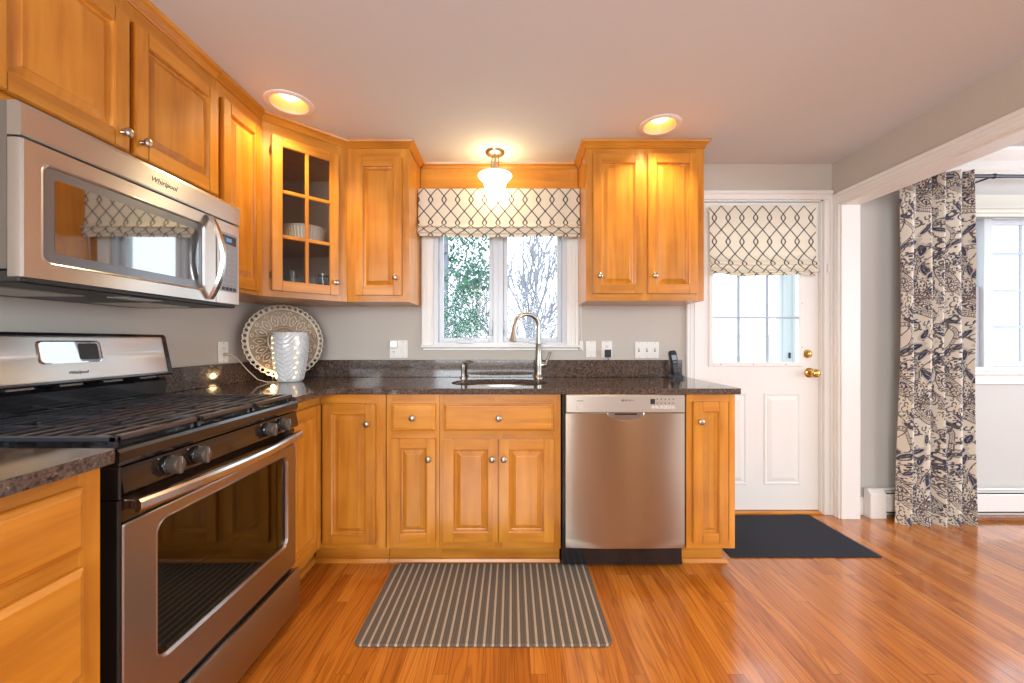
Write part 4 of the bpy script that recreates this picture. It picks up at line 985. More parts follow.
# ================================================================= MICROWAVE
XM = -1.157
MY0, MY1, MZ0, MZ1 = 0.946, 1.706, 1.312, 1.7295
F = LF(XM)
mw = thing('microwave', (-1.38, 1.33, MZ0), 'stainless over-the-range microwave mounted above the gas range', 'microwave')
MB().box(XL+0.001, XM-0.032, MY0, MY1, MZ0+0.02, MZ1).build('case', M['case'], mw)
mb = MB(); mb.box(XL+0.02, XM-0.012, MY0+0.006, MY1-0.006, MZ0-0.012, MZ0+0.0195, 0.004); ub = mb.build('underside', M['blackmat'], mw)
mb = MB(); mb.box(-1.50, -1.30, 1.02, 1.22, MZ0-0.0155, MZ0-0.0115); mb.box(-1.50, -1.30, 1.42, 1.62, MZ0-0.0155, MZ0-0.0115); mb.build('grease_filter', M['nickel'], ub)
mb = MB(); mb.box(-1.27, -1.20, 1.26, 1.38, MZ0-0.0145, MZ0-0.0115); mb.build('lamp_lens', M['screen'], ub)
# top grille strip
mb = MB(F); mb.prism([(1.648, -0.032), (1.648, 0.0), (1.653, 0.002), (1.716, 0.002), (MZ1-0.004, -0.003), (MZ1, -0.010), (MZ1, -0.032)], MY0, MY1); ts = mb.build('top_grille', M['steel'], mw)
FT = F @ Matrix.Translation((1.335, 1.676, 0.0024))
text_part('Whirlpool', 0.024, FT, M['logo'], ts, shear=0.3)
mb = MB(FT)
for k_ in range(28):
    t0 = 2*PI*k_/28; t1 = 2*PI*(k_+1)/28
    mb.tube([(-0.006+0.026*math.cos(t0), 0.008+0.011*math.sin(t0)+0.004*math.cos(t0), 0.0002), (-0.006+0.026*math.cos(t1), 0.008+0.011*math.sin(t1)+0.004*math.cos(t1), 0.0002)], 0.0004, 4)
mb.build('emblem', M['logo'], ts)
# door: rounded near edge, window ring
mb = MB(F); y0d, y1d, z0d, z1d = MY0, 1.572, MZ0, 1.644
a0, a1, b0, b1 = 0.995, 1.508, 1.358, 1.597
def rr2(o, c): return rrect(y0d+o, y1d-o, z0d+o, z1d-o, 0.004, c)
mb.rings([rrect(y0d, y1d, z0d, z1d, 0.003, -0.031), rrect(y0d, y1d, z0d, z1d, 0.003, -0.012), rrect(y0d+0.002, y1d, z0d+0.001, z1d-0.001, 0.003, -0.003), rrect(y0d+0.007, y1d-0.002, z0d+0.002, z1d-0.002, 0.003, 0),
    rrect(a0-0.007, a1+0.007, b0-0.007, b1+0.007, 0.022, 0.0), rrect(a0-0.005, a1+0.005, b0-0.005, b1+0.005, 0.021, 0.002), rrect(a0-0.001, a1+0.001, b0-0.001, b1+0.001, 0.019, -0.001), rrect(a0, a1, b0, b1, 0.018, -0.006)], False, False)
md = mb.build('microwave_door', M['steel'], mw, smooth=30)
mb = MB(F); mb.rings([rrect(a0, a1, b0, b1, 0.018, -0.010), rrect(a0, a1, b0, b1, 0.018, -0.005)]); mb.build('window_surround', mat('grey_window_surround', srgb(116, 118, 122), 0.25, 0.5, coat=0.4), md)
mb = MB(F); mb.rings([rrect(a0+0.026, a1-0.02, b0+0.026, b1-0.026, 0.008, -0.0048), rrect(a0+0.026, a1-0.02, b0+0.026, b1-0.026, 0.008, -0.0042)]); mb.build('microwave_window', M['mwglass'], md)
# handle, an outward bowed bar
mb = MB(F); R = []
for i in range(21):
    s_ = i/20; z = 1.322+0.318*s_; c = 0.006+0.050*math.sin(PI*s_)**0.8; wd_ = 0.009+0.006*abs(math.cos(PI*s_)); th = 0.010
    R.append([(1.535-wd_, z, c-th/2), (1.535-wd_*0.6, z, c+th/2), (1.535+wd_*0.6, z, c+th/2), (1.535+wd_, z, c-th/2)])
mb.rings(R); mb.build('handle', M['steel_bright'], md, smooth=35)
# control panel
mb = MB(F); mb.rings([rrect(1.576, MY1, MZ0, z1d, 0.003, -0.031), rrect(1.576, MY1, MZ0, z1d, 0.003, -0.003), rrect(1.579, MY1-0.003, MZ0+0.003, z1d-0.003, 0.003, 0)]); cpm = mb.build('control_panel', M['steel'], mw)
mb = MB(F); mb.rings([rrect(1.592, 1.692, 1.362, 1.600, 0.006, -0.001), rrect(1.592, 1.692, 1.362, 1.600, 0.006, 0.0015)]); kp = mb.build('keypad', mat('grey_keypad', srgb(146, 149, 154), 0.35), cpm)
mb = MB(F); mb.box(1.602, 1.682, 1.555, 1.590, 0.0012, 0.0024); mb.build('display', M['black'], cpm)
mb = MB(F); mb.box(1.625, 1.655, 1.565, 1.580, 0.0022, 0.0030); mb.build('display_digits', M['bluedisplay'], cpm)
mb = MB(F)
for i in range(3):
    for j in range(7): mb.box(1.606+i*0.026, 1.624+i*0.026, 1.395+j*0.0215, 1.398+j*0.0215, 0.0012, 0.0022)
mb.build('key_marks', M['print_light'], kp)
mb = MB(F)
for i in range(4): mb.box(1.602+i*0.021, 1.618+i*0.021, 1.367, 1.380, 0.0012, 0.0024)
mb.build('bottom_keys', M['blackmat'], kp)
# ================================================================= CLOTH
def cloth_grid(name, X, Y, Z, col, m, parent=None, thick=0.0016):
    nv, nu = X.shape; n = nu*nv
    org = Vector((float(X.mean()), float(Y.mean()), float(Z.min()))) if parent is None else ORG[parent.name]
    co = np.empty((n, 3), np.float32); co[:, 0] = X.ravel()-org.x; co[:, 1] = Y.ravel()-org.y; co[:, 2] = Z.ravel()-org.z
    me = bpy.data.meshes.new(name); me.vertices.add(n); me.vertices.foreach_set('co', co.ravel())
    i, j = np.meshgrid(np.arange(nv-1), np.arange(nu-1), indexing='ij'); a = (i*nu+j).ravel()
    q = np.stack([a, a+1, a+nu+1, a+nu], 1).astype(np.int32); nf = len(q)
    me.loops.add(nf*4); me.loops.foreach_set('vertex_index', q.ravel())
    me.polygons.add(nf); me.polygons.foreach_set('loop_start', np.arange(nf, dtype=np.int32)*4); me.polygons.foreach_set('loop_total', np.full(nf, 4, np.int32))
    me.update(calc_edges=True)
    at = me.color_attributes.new('pattern', 'FLOAT_COLOR', 'POINT')
    c4 = np.ones((n, 4), np.float32); c4[:, :3] = col.reshape(-1, 3); at.data.foreach_set('color', c4.ravel())
    me.polygons.foreach_set('use_smooth', np.ones(nf, bool)); me.materials.append(m)
    o = bpy.data.objects.new(name, me); C.objects.link(o); ORG[o.name] = org
    if parent is None: o.location = org
    else: o.parent = parent
    if thick: md = o.modifiers.new('thick', 'SOLIDIFY'); md.thickness = thick; md.offset = 0
    return o
lin = lambda r, g, b: np.array(srgb(r, g, b)[:3])
def trellis_col(U, V, p, row, lw, ov=0.15):
    """interlaced ogee trellis: two opposite lines in each gap, overlapping in a small lens at the columns"""
    ph = np.arcsin(0.965*np.sin(PI*(V/row+0.5)))/math.asin(0.965)
    amp = p*(0.5+ov)
    du = (U % p)-p/2
    d = np.full(U.shape, 9.0)
    for sgn in (1, -1):
        for off in (-p, 0, p):
            d = np.minimum(d, np.abs(du-off-sgn*amp*ph))
    slope = amp*2/row; d = d/np.sqrt(1+slope**2*0.9)
    k = np.clip((d-lw*0.75)/(lw*0.5), 0, 1)[..., None]
    return lin(50, 50, 62)*(1-k)+lin(244, 235, 218)*k
def roman(name, x0, x1, prof, nu, p, row, u0, v0, label, wav=0.0):
    # prof: (y, z) polyline of the side section, top to bottom
    P = np.array(prof); seg = np.hypot(*(P[1:]-P[:-1]).T); s = np.concatenate([[0], np.cumsum(seg)]); n = int(s[-1]/0.0028)
    sv = np.linspace(0, s[-1], n); yy = np.interp(sv, s, P[:, 0]); zz = np.interp(sv, s, P[:, 1])
    ker = np.ones(5)/5
    ys = np.convolve(np.pad(yy, 2, 'edge'), ker, 'valid'); zs = np.convolve(np.pad(zz, 2, 'edge'), ker, 'valid')
    xs = np.linspace(x0, x1, nu); X, Sv = np.meshgrid(xs, sv); Y = np.repeat(ys[:, None], nu, 1); Z = np.repeat(zs[:, None], nu, 1)
    t_ = (xs-x0)/(x1-x0); low = np.clip((sv/s[-1]-0.35)/0.65, 0, 1)[:, None]
    Z = Z + wav*low*(np.sin(t_*9.0+1)*0.5+np.sin(t_*17)*0.3)[None, :] - 0.004*low*(np.sin(t_*PI))[None, :]
    Y = Y - 0.004*low*np.sin(t_*11+2)[None, :]
    col = trellis_col(X-u0, Sv-v0, p, row, 0.0034)
    th = thing(name, ((x0+x1)/2, float(ys.mean()), float(zs.min())), label, 'window shade')
    cloth_grid('shade_cloth', X, Y, Z, col, M['trellis'], th)
    return th
ys = 2.600
sh = roman('roman_shade', -0.607, 0.437, [(ys, 2.150), (ys-0.002, 1.93), (ys-0.010, 1.912), (ys-0.026, 1.902), (ys-0.028, 1.893), (ys-0.012, 1.897), (ys-0.004, 1.89), (ys-0.010, 1.872), (ys-0.022, 1.862), (ys-0.022, 1.856), (ys-0.010, 1.860), (ys-0.004, 1.852), (ys-0.008, 1.836)], 380, 0.0872, 0.150, -0.003, 0.073,
           'white roman shade with dark trellis pattern above the kitchen sink window', 0.006)
MB().box(-0.602, 0.432, ys+0.006, 2.680, 2.118, 2.148, 0.002).build('headrail', M['white'], sh)
for x in (-0.604, 0.431):
    mb = MB(); mb.box(x, x+0.003, ys+0.004, 2.66, 1.90, 2.145); mb.build('side_return', M['shade_white'], sh)
yd_ = 2.668
sh = roman('roman_shade', px(709.5, yd_), px(815.5, yd_), [(yd_, pz(205.5, yd_)), (yd_-0.002, 1.64+0.09), (yd_-0.012, 1.702), (yd_-0.034, 1.678), (yd_-0.036, 1.665), (yd_-0.014, 1.672), (yd_-0.006, 1.662), (yd_-0.016, 1.640), (yd_-0.034, 1.626), (yd_-0.034, 1.617), (yd_-0.012, 1.622), (yd_-0.006, 1.612), (yd_-0.016, 1.604), (yd_-0.018, pz(275, yd_-0.02))], 280, 0.0915, 0.158, px(728, yd_), 0.082,
           'white roman shade with dark trellis pattern hanging on the glass of the back door', 0.010)
MB().box(px(710, yd_), px(815, yd_), yd_+0.004, 2.714, pz(211, yd_), pz(206, yd_), 0.002).build('headrail', M['white'], sh)

# dining curtain ---------------------------------------------------------------
def paisley(S, T):
    """S across the flat cloth, T up: scrolls, navy leaves, dotted rosettes and striped paisley bands"""
    TW, TH = 0.23, 0.665
    cream = lin(228, 219, 204); navy = lin(52, 62, 88); brn = lin(104, 94, 94); tan = lin(190, 176, 162)
    W_ = 0.012*np.sin(S*38+T*9)+0.008*np.sin(T*31-S*12)
    s = (S+W_) % TW; t = (T+0.008*np.sin(S*27)+0.17*(np.floor((S+W_)/TW) % 2)) % TH
    img = np.tile(cream, S.shape+(1,)).astype(float)
    def paint(mask, c): img[mask] = c
    def dwrap(cx, cy):
        dx = (s-cx+TW/2) % TW-TW/2; dy = (t-cy+TH/2) % TH-TH/2; return dx, dy
    def ell(cx, cy, a, b, ang):
        dx, dy = dwrap(cx, cy); c_, s_ = math.cos(ang), math.sin(ang)
        return np.sqrt(((dx*c_+dy*s_)/a)**2+((-dx*s_+dy*c_)/b)**2)
    # sweeping striped bands (two big paisley bodies per tile)
    for (cx, cy, a, b, ang) in ((0.11, 0.20, 0.13, 0.062, -0.6), (0.22, 0.115, 0.10, 0.042, -0.6)):
        r = ell(cx, cy, a, b, ang); dx, dy = dwrap(cx, cy); an = np.arctan2(dy, dx)
        paint(r < 1.0, cream); paint((r < 1.0) & (r > 0.90), brn); paint((r < 0.86) & (r > 0.72) & (np.sin(an*34) > -0.1), brn)
        paint((r < 0.66) & (r > 0.58), navy*0.5+brn*0.5); paint((r < 0.52) & (r > 0.34), tan); paint((r < 0.50) & (r > 0.36) & (np.sin(an*14) > 0.2), brn)
        paint((r < 0.27) & (r > 0.17), brn); paint(r < 0.10, navy)
    # tall curved paisley outlines up the repeat
    for (cx, cy, a, b, ang) in ((0.02, 0.46, 0.135, 0.07, 1.35), (0.13, 0.50, 0.10, 0.045, 1.75)):
        r = ell(cx, cy, a, b, ang); dx, dy = dwrap(cx, cy); an = np.arctan2(dy, dx)
        side = dx > -0.03
        paint((r < 1.0) & (r > 0.93) & side, brn); paint((r < 0.90) & (r > 0.78) & side & (np.sin(an*40) > 0), brn); paint((r < 0.75) & (r > 0.69) & side, navy*0.4+brn*0.6)
    # dotted rosettes
    for (cx, cy) in ((0.06, 0.335), (0.175, 0.30)):
        dx, dy = dwrap(cx, cy); r = np.hypot(dx, dy); an = np.arctan2(dy, dx)
        paint((r < 0.056) & (r > 0.050), brn); paint((r < 0.046) & (r > 0.034) & (np.sin(an*9) > 0.25), navy); paint((r < 0.024) & (r > 0.011) & (np.sin(an*5) > -0.1), brn); paint(r < 0.006, navy)
        paint((r < 0.070) & (r > 0.061) & (np.sin(an*16) > 0.1), brn)
    # navy leaves on stems
    for (cx, cy, a, b, ang) in ((0.055, 0.61, 0.036, 0.014, 0.7), (0.09, 0.565, 0.034, 0.011, 1.5), (0.03, 0.52, 0.030, 0.011, -0.5), (0.15, 0.60, 0.028, 0.011, -0.7), (0.12, 0.43, 0.046, 0.014, 1.9), (0.145, 0.405, 0.032, 0.011, 0.8),
                                (0.19, 0.65, 0.034, 0.012, 2.2), (0.10, 0.03, 0.03, 0.011, 1.2), (0.20, 0.44, 0.036, 0.012, 0.9),
                                (0.18, 0.30, 0.020, 0.008, 1.0), (0.20, 0.50, 0.024, 0.009, 0.3)):
        r = ell(cx, cy, a, b, ang); paint(r < 1.5, brn*0.3+cream*0.7); paint(r < 1.0, navy); paint((ell(cx, cy, a*0.6, b*0.12, ang) < 1), cream*0.5+navy*0.5)
    # curling vines
    for (cx, cy, a, b, lw) in ((0.115, 0.5, 0.03, 0.33, 0.0028), (0.0, 0.4, 0.022, 0.22, 0.0026)):
        dx, dy = dwrap(cx, cy); m_ = (np.abs(dx-a*np.sin(dy/b*2*PI)) < lw) & (dy > -0.09) & (dy < 0.2); paint(m_, brn)
    # fine scrollwork rings
    rng = random.Random(3)
    for _ in range(78):
        cx, cy, r0 = rng.random()*TW, rng.random()*TH, rng.uniform(0.010, 0.026); dx, dy = dwrap(cx, cy); r = np.hypot(dx, dy); an = np.arctan2(dy, dx)
        ph = rng.random()*6.28
        m_ = (np.abs(r-r0*(0.75+0.25*np.cos(an-ph))) < 0.003) & (np.cos(an-ph) > -0.55)
        paint(m_, brn if rng.random() < 0.7 else navy)
    for _ in range(150):
        cx, cy = rng.random()*TW, rng.random()*TH; dx, dy = dwrap(cx, cy); paint(np.hypot(dx, dy) < rng.uniform(0.003, 0.0055), brn if rng.random() < 0.6 else navy)
    return img
def curtain():
    nu, nv = 420, 720; z0, z1 = pz(526, 2.55), 2.245
    t_ = np.linspace(0, 1, nu); v = np.linspace(0, 1, nv)
    T_, V_ = np.meshgrid(t_, v)
    x0 = 2.458+0.034*V_+0.004*np.sin(V_*5); x1 = 2.915-0.004*V_
    nf = 3.6
    ph = PI*4.45*(T_+0.018*np.sin(T_*11+V_*1.5))+0.12*np.sin(V_*4)
    X = x0+(x1-x0)*(T_+0.010*np.sin(2*ph)); amp = 0.075-0.015*V_
    Y = 2.585-amp*(np.sqrt(np.sin(ph)**2+0.02)-0.1)+0.006*np.sin(ph*1.3+V_*7)
    Z = z0+(z1-z0)*V_+0.004*np.abs(np.sin(ph))*(1-V_)
    # arc length across for the print
    ds = np.hypot(np.diff(X[nv//2]), np.diff(Y[nv//2])); s = np.concatenate([[0], np.cumsum(ds)])
    S = np.repeat(s[None, :], nv, 0)
    col = paisley(S+0.12, Z-0.02)
    th = thing('curtain', (2.7, 2.54, 0.0), 'tall cream curtain panel with navy and brown paisley print beside the dining window', 'curtain')
    cloth_grid('curtain_panel', X, Y, Z, col, M['paisley'], th, 0.002)
curtain()
rd = thing('curtain_rod', (3.6, 2.56, 2.213), 'dark grey curtain rod above the dining window', 'curtain rod')
mb = MB(); mb.tube([(2.40, 2.56, 2.213), (3.12, 2.56, 2.213)], 0.0125, 12); mb.tube([(3.10, 2.56, 2.213), (4.95, 2.56, 2.213)], 0.011, 12); mb.build('pole', M['rod'], rd, smooth=40)
for x in (2.405, 3.07, 4.94):
    mb = MB(); mb.tube([(x, 2.56, 2.213), (x, 2.699, 2.213)], 0.006, 8); mb.lathe([(0.02, -0.001), (0.02, -0.008)], (x, 2.70, 2.213), 'y', 14); mb.tube([(x-0.006, 2.56, 2.213), (x+0.006, 2.56, 2.213)], 0.0165, 12); mb.build('bracket', M['rod'], rd, smooth=40)
fin = MB(); fin.lathe([(0.012, 0), (0.02, -0.01), (0.022, -0.02), (0.012, -0.035)], (2.40, 2.56, 2.213), 'x', 14); fin.build('finial', M['rod'], rd, smooth=40)
# plain roman shade on the dining window
zt0, zb0 = 2.115, 1.975
mb = MB(); pr = [(2.655, 2.13), (2.648, 2.06), (2.628, 2.045), (2.625, 2.03), (2.648, 2.04), (2.648, 2.01), (2.626, 1.995), (2.624, 1.975), (2.650, 1.985), (2.662, 1.99), (2.662, 2.13)]
mb.prism([(y, z) for y, z in pr], 2.69, 4.76); o = mb.build('roman_shade', M['shade_white'], smooth=50); tag(o, 'plain off-white roman shade folded up over the dining window', 'window shade')

# baseboard heater ---------------------------------------------------------------
ht = thing('baseboard_heater', (3.9, 2.66, 0), 'white hydronic baseboard heater along the dining wall behind the curtain', 'heater')
mb = MB(); mb.prism([(2.682, 0.02), (2.682, 0.186), (2.660, 0.186), (2.655, 0.180), (2.672, 0.176), (2.672, 0.02)], 2.45, 5.49); mb.build('back_plate', M['white'], ht)
mb = MB(); mb.prism([(2.634, 0.045), (2.634, 0.150), (2.640, 0.157), (2.648, 0.155), (2.640, 0.145), (2.640, 0.05)], 2.45, 5.49); mb.build('front_cover', M['white'], ht)
mb = MB(); mb.box(2.46, 5.48, 2.636, 2.676, 0.150, 0.153); mb.box(2.46, 5.48, 2.65, 2.672, 0.03, 0.06); mb.build('fin_element', M['darkhole'], ht)
mb = MB(); mb.box(2.46, 5.48, 2.650, 2.656, 0.165, 0.171); mb.build('damper', M['white'], ht)
mb = MB(); mb.rings([[(x, 2.682, 0), (x, 2.628, 0), (x, 2.628, 0.162), (x, 2.655, 0.188), (x, 2.682, 0.188)] for x in (2.345, 2.45)]); mb.build('end_cap', M['white'], ht, bevel=0.003)

# rugs ---------------------------------------------------------------------------
def rr_rug(x0, x1, y0, y1, r, z):
    P = []
    for cx, cy, t0 in ((x1-r, y1-r, 0), (x0+r, y1-r, PI/2), (x0+r, y0+r, PI), (x1-r, y0+r, 1.5*PI)): P += [(px_, py_, z) for px_, py_ in arc(cx, cy, r, t0, t0+PI/2, 6)]
    return P
mb = MB(); mb.rings([rr_rug(-0.607, 0.385, 1.525, 2.085, 0.035, 0.001), rr_rug(-0.609, 0.387, 1.523, 2.087, 0.036, 0.005), rr_rug(-0.604, 0.382, 1.528, 2.082, 0.034, 0.010)])
tag(mb.build('striped_rug', M['rug']), 'grey and tan striped kitchen rug on the floor before the sink', 'rug')
mb = MB(); mb.rings([[(x, y, z) for x, y in ((1.175, 2.155), (1.985, 2.155), (1.975, 2.678), (1.90, 2.684), (1.80, 2.672), (1.19, 2.672))] for z in (0.001, 0.007)])
tag(mb.build('door_mat', M['mat'], bevel=0.002), 'charcoal rubber-edged door mat on the floor before the back door', 'mat')

# ceiling lights -----------------------------------------------------------------
def recessed(x, y, label, power):
    # shallow fixture let into the ceiling: flange, reflector, bulb
    th = thing('recessed_light', (x, y, H), label, 'ceiling light')
    mb = MB(); mb.lathe([(0.112, H-0.0005), (0.112, H-0.004), (0.106, H-0.007), (0.088, H-0.008), (0.084, H-0.004), (0.084, H-0.0005)], (x, y, 0), 'z', 48, cap=False); mb.build('trim_ring', M['white'], th, smooth=40)
    mb = MB(); mb.lathe([(0.086, H-0.004), (0.080, H+0.02), (0.066, H+0.085), (0.062, H+0.085), (0.075, H+0.02), (0.0835, H-0.0035)], (x, y, 0), 'z', 48, cap=False); mb.build('reflector', M['canin'], th, smooth=40)
    mb = MB(); mb.lathe([(0.002, H+0.018), (0.03, H+0.022), (0.048, H+0.035), (0.054, H+0.055), (0.045, H+0.08), (0.02, H+0.088)], (x, y, 0), 'z', 32); mb.build('bulb', M['bulb'], th, smooth=60)
    d = bpy.data.lights.new('recessed_lamp', 'SPOT'); d.energy = power; d.color = (1.0, 0.74, 0.42); d.spot_size = math.radians(125); d.spot_blend = 0.6; d.shadow_soft_size = 0.05
    o = bpy.data.objects.new('recessed_lamp', d); C.objects.link(o); o.parent = th; o.location = (0, 0, -0.012)
# cutouts in the ceiling for the cans
LPOS = [(px(289.5, 2.006), 2.006), (px(660, 2.21), 2.21)]
ceil = bpy.data.objects['ceiling_kitchen']
for (x, y) in LPOS:
    mb = MB(); mb.lathe([(0.085, H-0.02), (0.085, H+0.098)], (x, y, 0), 'z', 40); cu = mb.build('cutter', None)
    md = ceil.modifiers.new('hole', 'BOOLEAN'); md.object = cu; md.operation = 'DIFFERENCE'; md.solver = 'EXACT'
bpy.context.view_layer.update()
dg = bpy.context.evaluated_depsgraph_get(); me = bpy.data.meshes.new_from_object(ceil.evaluated_get(dg)); ceil.modifiers.clear(); ceil.data = me
for o in [o for o in C.objects if o.name.startswith('cutter')]: bpy.data.objects.remove(o)
recessed(*LPOS[0], 'recessed ceiling downlight above the corner cabinet, left one', 20)
recessed(*LPOS[1], 'recessed ceiling downlight in front of the cabinet right of the window', 20)
lx, ly = px(495, 2.52), 2.52
pl = thing('ceiling_lamp', (lx, ly, H), 'lit bell-shaped frosted glass ceiling lamp with brass canopy above the window', 'ceiling light')
mb = MB(); mb.lathe([(0.062, H-0.001), (0.062, H-0.006), (0.056, H-0.016), (0.036, H-0.024), (0.012, H-0.028)], (lx, ly, 0), 'z', 32); mb.build('canopy', M['nickel'], pl, smooth=40)
mb = MB()
for k_ in range(3):
    a = 2*PI*k_/3+0.5; mb.tube([(lx+0.02*math.cos(a), ly+0.02*math.sin(a), H-0.02), (lx+0.035*math.cos(a), ly+0.035*math.sin(a), H-0.135)], 0.004, 8)
mb.lathe([(0.012, H-0.02), (0.009, H-0.05), (0.014, H-0.09), (0.014, H-0.14)], (lx, ly, 0), 'z', 16); mb.build('stem', M['nickel'], pl, smooth=40)
zr = pz(170, 2.52)-0.034
mb = MB(); mb.lathe([(0.098, zr+0.002), (0.104, zr-0.006), (0.094, zr-0.020), (0.076, zr-0.038), (0.064, zr-0.07), (0.060, zr-0.11), (0.048, zr-0.14), (0.025, zr-0.155), (0.004, zr-0.158)], (lx, ly, 0), 'z', 40); mb.build('glass_bell', M['bell'], pl, smooth=60)
mb = MB(); mb.lathe([(0.099, zr+0.003), (0.107, zr+0.003), (0.108, zr-0.004), (0.100, zr-0.004)], (lx, ly, 0), 'z', 40, cap=False); mb.build('rim', M['porcelain'], pl, smooth=40)

# wall plates --------------------------------------------------------------------
def plate(F, a0, a1, b0, b1, label, kind, name='wall_outlet', cat='outlet'):
    a_, b_ = (a0+a1)/2, (b0+b1)/2; o3 = F @ Vector((a_, b0, 0)); th = thing(name, o3, label, cat)
    mb = MB(F); mb.box(a0, a1, b0, b1, 0.0008, 0.006, 0.002); mb.build('cover_plate', M['plate'], th)
    n = len(kind)
    for i, kd in enumerate(kind):
        c = a0+(a1-a0)*(i+0.5)/n
        if kd == 'o':
            mb = MB(F)
            for q in (-0.019, 0.019): mb.lathe([(0.0165, 0.006), (0.0160, 0.0078)], (c, b_+q, 0), 'z', 20)
            s_ = mb.build('socket', M['plate'], th); mb = MB(F)
            for q in (-0.019, 0.019):
                mb.box(c-0.0075, c-0.005, b_+q-0.002, b_+q+0.007, 0.0078, 0.0083); mb.box(c+0.005, c+0.0075, b_+q-0.002, b_+q+0.006, 0.0078, 0.0083); mb.box(c-0.002, c+0.002, b_+q-0.010, b_+q-0.006, 0.0078, 0.0083)
            mb.build('slot', M['darkhole'], s_)
        elif kd == 't':
            mb = MB(F); mb.box(c-0.006, c+0.006, b_-0.012, b_+0.012, 0.006, 0.0070); mb.build('toggle_slot', M['seal'], th)
            mb = MB(F); mb.box(c-0.0042, c+0.0042, b_-0.002, b_+0.009, 0.0065, 0.018, 0.0015); mb.build('toggle', M['plate'], th)
        elif kd == 'r':
            mb = MB(F); mb.box(c-0.0165, c+0.0165, b_-0.033, b_+0.033, 0.006, 0.0078, 0.001); mb.build('rocker', M['plate'], th)
            mb = MB(F); mb.box(c-0.012, c+0.012, b_+0.003, b_+0.018, 0.0078, 0.0100, 0.001); mb.box(c-0.012, c+0.012, b_-0.018, b_-0.003, 0.0078, 0.0100, 0.001); mb.build('button', M['plate'], th)
    mb = MB(F)
    for i in range(n):
        c = a0+(a1-a0)*(i+0.5)/n
        for q in (-0.048, 0.048): mb.lathe([(0.0025, 0.006), (0.0025, 0.0067)], (c, b_+q, 0), 'z', 8)
    mb.build('screw', M['seal'], th); return th
FW = BK(YW); p_ = lambda x: px(x, YW); q_ = lambda y: pz(y, YW)
plate(FW, p_(389.8), p_(407.6), q_(358), q_(340.2), 'double wall plate with outlet and switch left of the sink window', 'or')
nl = MB(FW); nl.box(p_(391.3), p_(398.0), q_(348), q_(341), 0.0085, 0.030, 0.003); o = nl.build('night_light', M['plate']); tag(o, 'small glowing night light plugged into the outlet left of the sink window', 'night light')
mb = MB(FW); mb.box(p_(392.0), p_(397.3), q_(346.2), q_(341.8), 0.0302, 0.0315, 0.0004); mb.build('lens', M['nightlight'], o)
plate(FW, p_(585.8), p_(595.8), q_(357.5), q_(341), 'single wall plate with two rocker buttons just right of the sink window', 'r', 'wall_switch', 'switch')
plate(FW, p_(601.2), p_(612), q_(357.5), q_(341), 'single wall outlet with a black adapter plugged in, under the right wall cabinet', 'o')
ad = MB(FW); ad.box(p_(604.2), p_(610), q_(357), q_(349.6), 0.009, 0.036, 0.003); o = ad.build('power_adapter', M['blackmat']); tag(o, 'small black power adapter plugged into the outlet right of the window', 'adapter')
mb = MB(); mb.tube([(p_(607), 2.68, q_(357)+0.002), (p_(607.5), 2.678, q_(360)), (p_(608.5), 2.676, 1.045)], 0.0022, 6); mb.build('cable', M['blackmat'], o)
plate(FW, p_(634.8), p_(658.8), q_(358.2), q_(341.8), 'triple toggle switch plate on the wall under the right wall cabinet', 'ttt', 'wall_switch', 'switch')
plate(LF(XL), 2.183, 2.262, 1.043, 1.160, 'wall outlet on the left wall with a cream cord plugged in', 'o')
mb = MB(); mb.box(0.463-0.012, 0.463+0.012, YW-0.012, YW-0.0008, 1.10, 1.162, 0.003); mb.tube([(0.463, YW-0.012, 1.145), (0.463, YW-0.024, 1.142), (0.463, YW-0.026, 1.155)], 0.004, 8); mb.tube([(0.463, YW-0.012, 1.115), (0.463, YW-0.024, 1.118), (0.463, YW-0.026, 1.105)], 0.004, 8)
tag(mb.build('cord_cleat', M['plate']), 'small white shade cord cleat at the lower right corner of the sink window', 'cleat')
mb = MB(); mb.tube([(0.434, 2.62, 1.86), (0.445, 2.64, 1.5), (0.462, 2.672, 1.152)], 0.0013, 5); mb.tube([(0.436, 2.62, 1.86), (0.455, 2.65, 1.45), (0.465, 2.672, 1.150)], 0.0013, 5)
tag(mb.build('shade_cord', M['plate']), 'thin white pull cord hanging from the kitchen roman shade to its cleat', 'cord')

# phone ----------------------------------------------------------------------------
yp = 2.60
ph = thing('cordless_phone', (px(675, yp), yp, CT), 'black cordless telephone standing in its charging cradle on the countertop', 'phone')
cx = px(676, yp)
mb = MB(); mb.box(cx-0.040, cx+0.040, yp-0.045, yp+0.035, CT+0.0005, CT+0.022, 0.008, 2); mb.box(cx-0.034, cx+0.034, yp-0.005, yp+0.03, CT+0.02, CT+0.055, 0.008, 2); mb.build('cradle', M['phone'], ph)
FP = Matrix.Translation((cx-0.004, yp-0.016, CT+0.018)) @ Matrix.Rotation(math.radians(-14), 4, 'X') @ Matrix.Rotation(math.radians(-5), 4, 'Y')
mb = MB(FP); mb.rings([[(x*w, y_, z) for x, y_ in ((-0.024, -0.012), (-0.018, -0.017), (0.018, -0.017), (0.024, -0.012), (0.024, 0.006), (0.018, 0.012), (-0.018, 0.012), (-0.024, 0.006))] for z, w in ((0, 0.85), (0.006, 1), (0.085, 0.94), (0.145, 1.03), (0.158, 0.9), (0.163, 0.7))]); hs = mb.build('handset', M['phone'], ph, smooth=35)
mb = MB(FP); mb.box(-0.015, 0.015, -0.0185, -0.0165, 0.100, 0.132, 0.0006); mb.build('display', M['screen'], hs)
mb = MB(FP)
for i in range(3):
    for j in range(4): mb.box(-0.015+i*0.011, -0.007+i*0.011, -0.0188, -0.0165, 0.022+j*0.0125, 0.030+j*0.0125, 0.0008)
mb.box(-0.012, 0.012, -0.0190, -0.0165, 0.077, 0.092, 0.001); mb.build('key', M['phonekey'], hs)

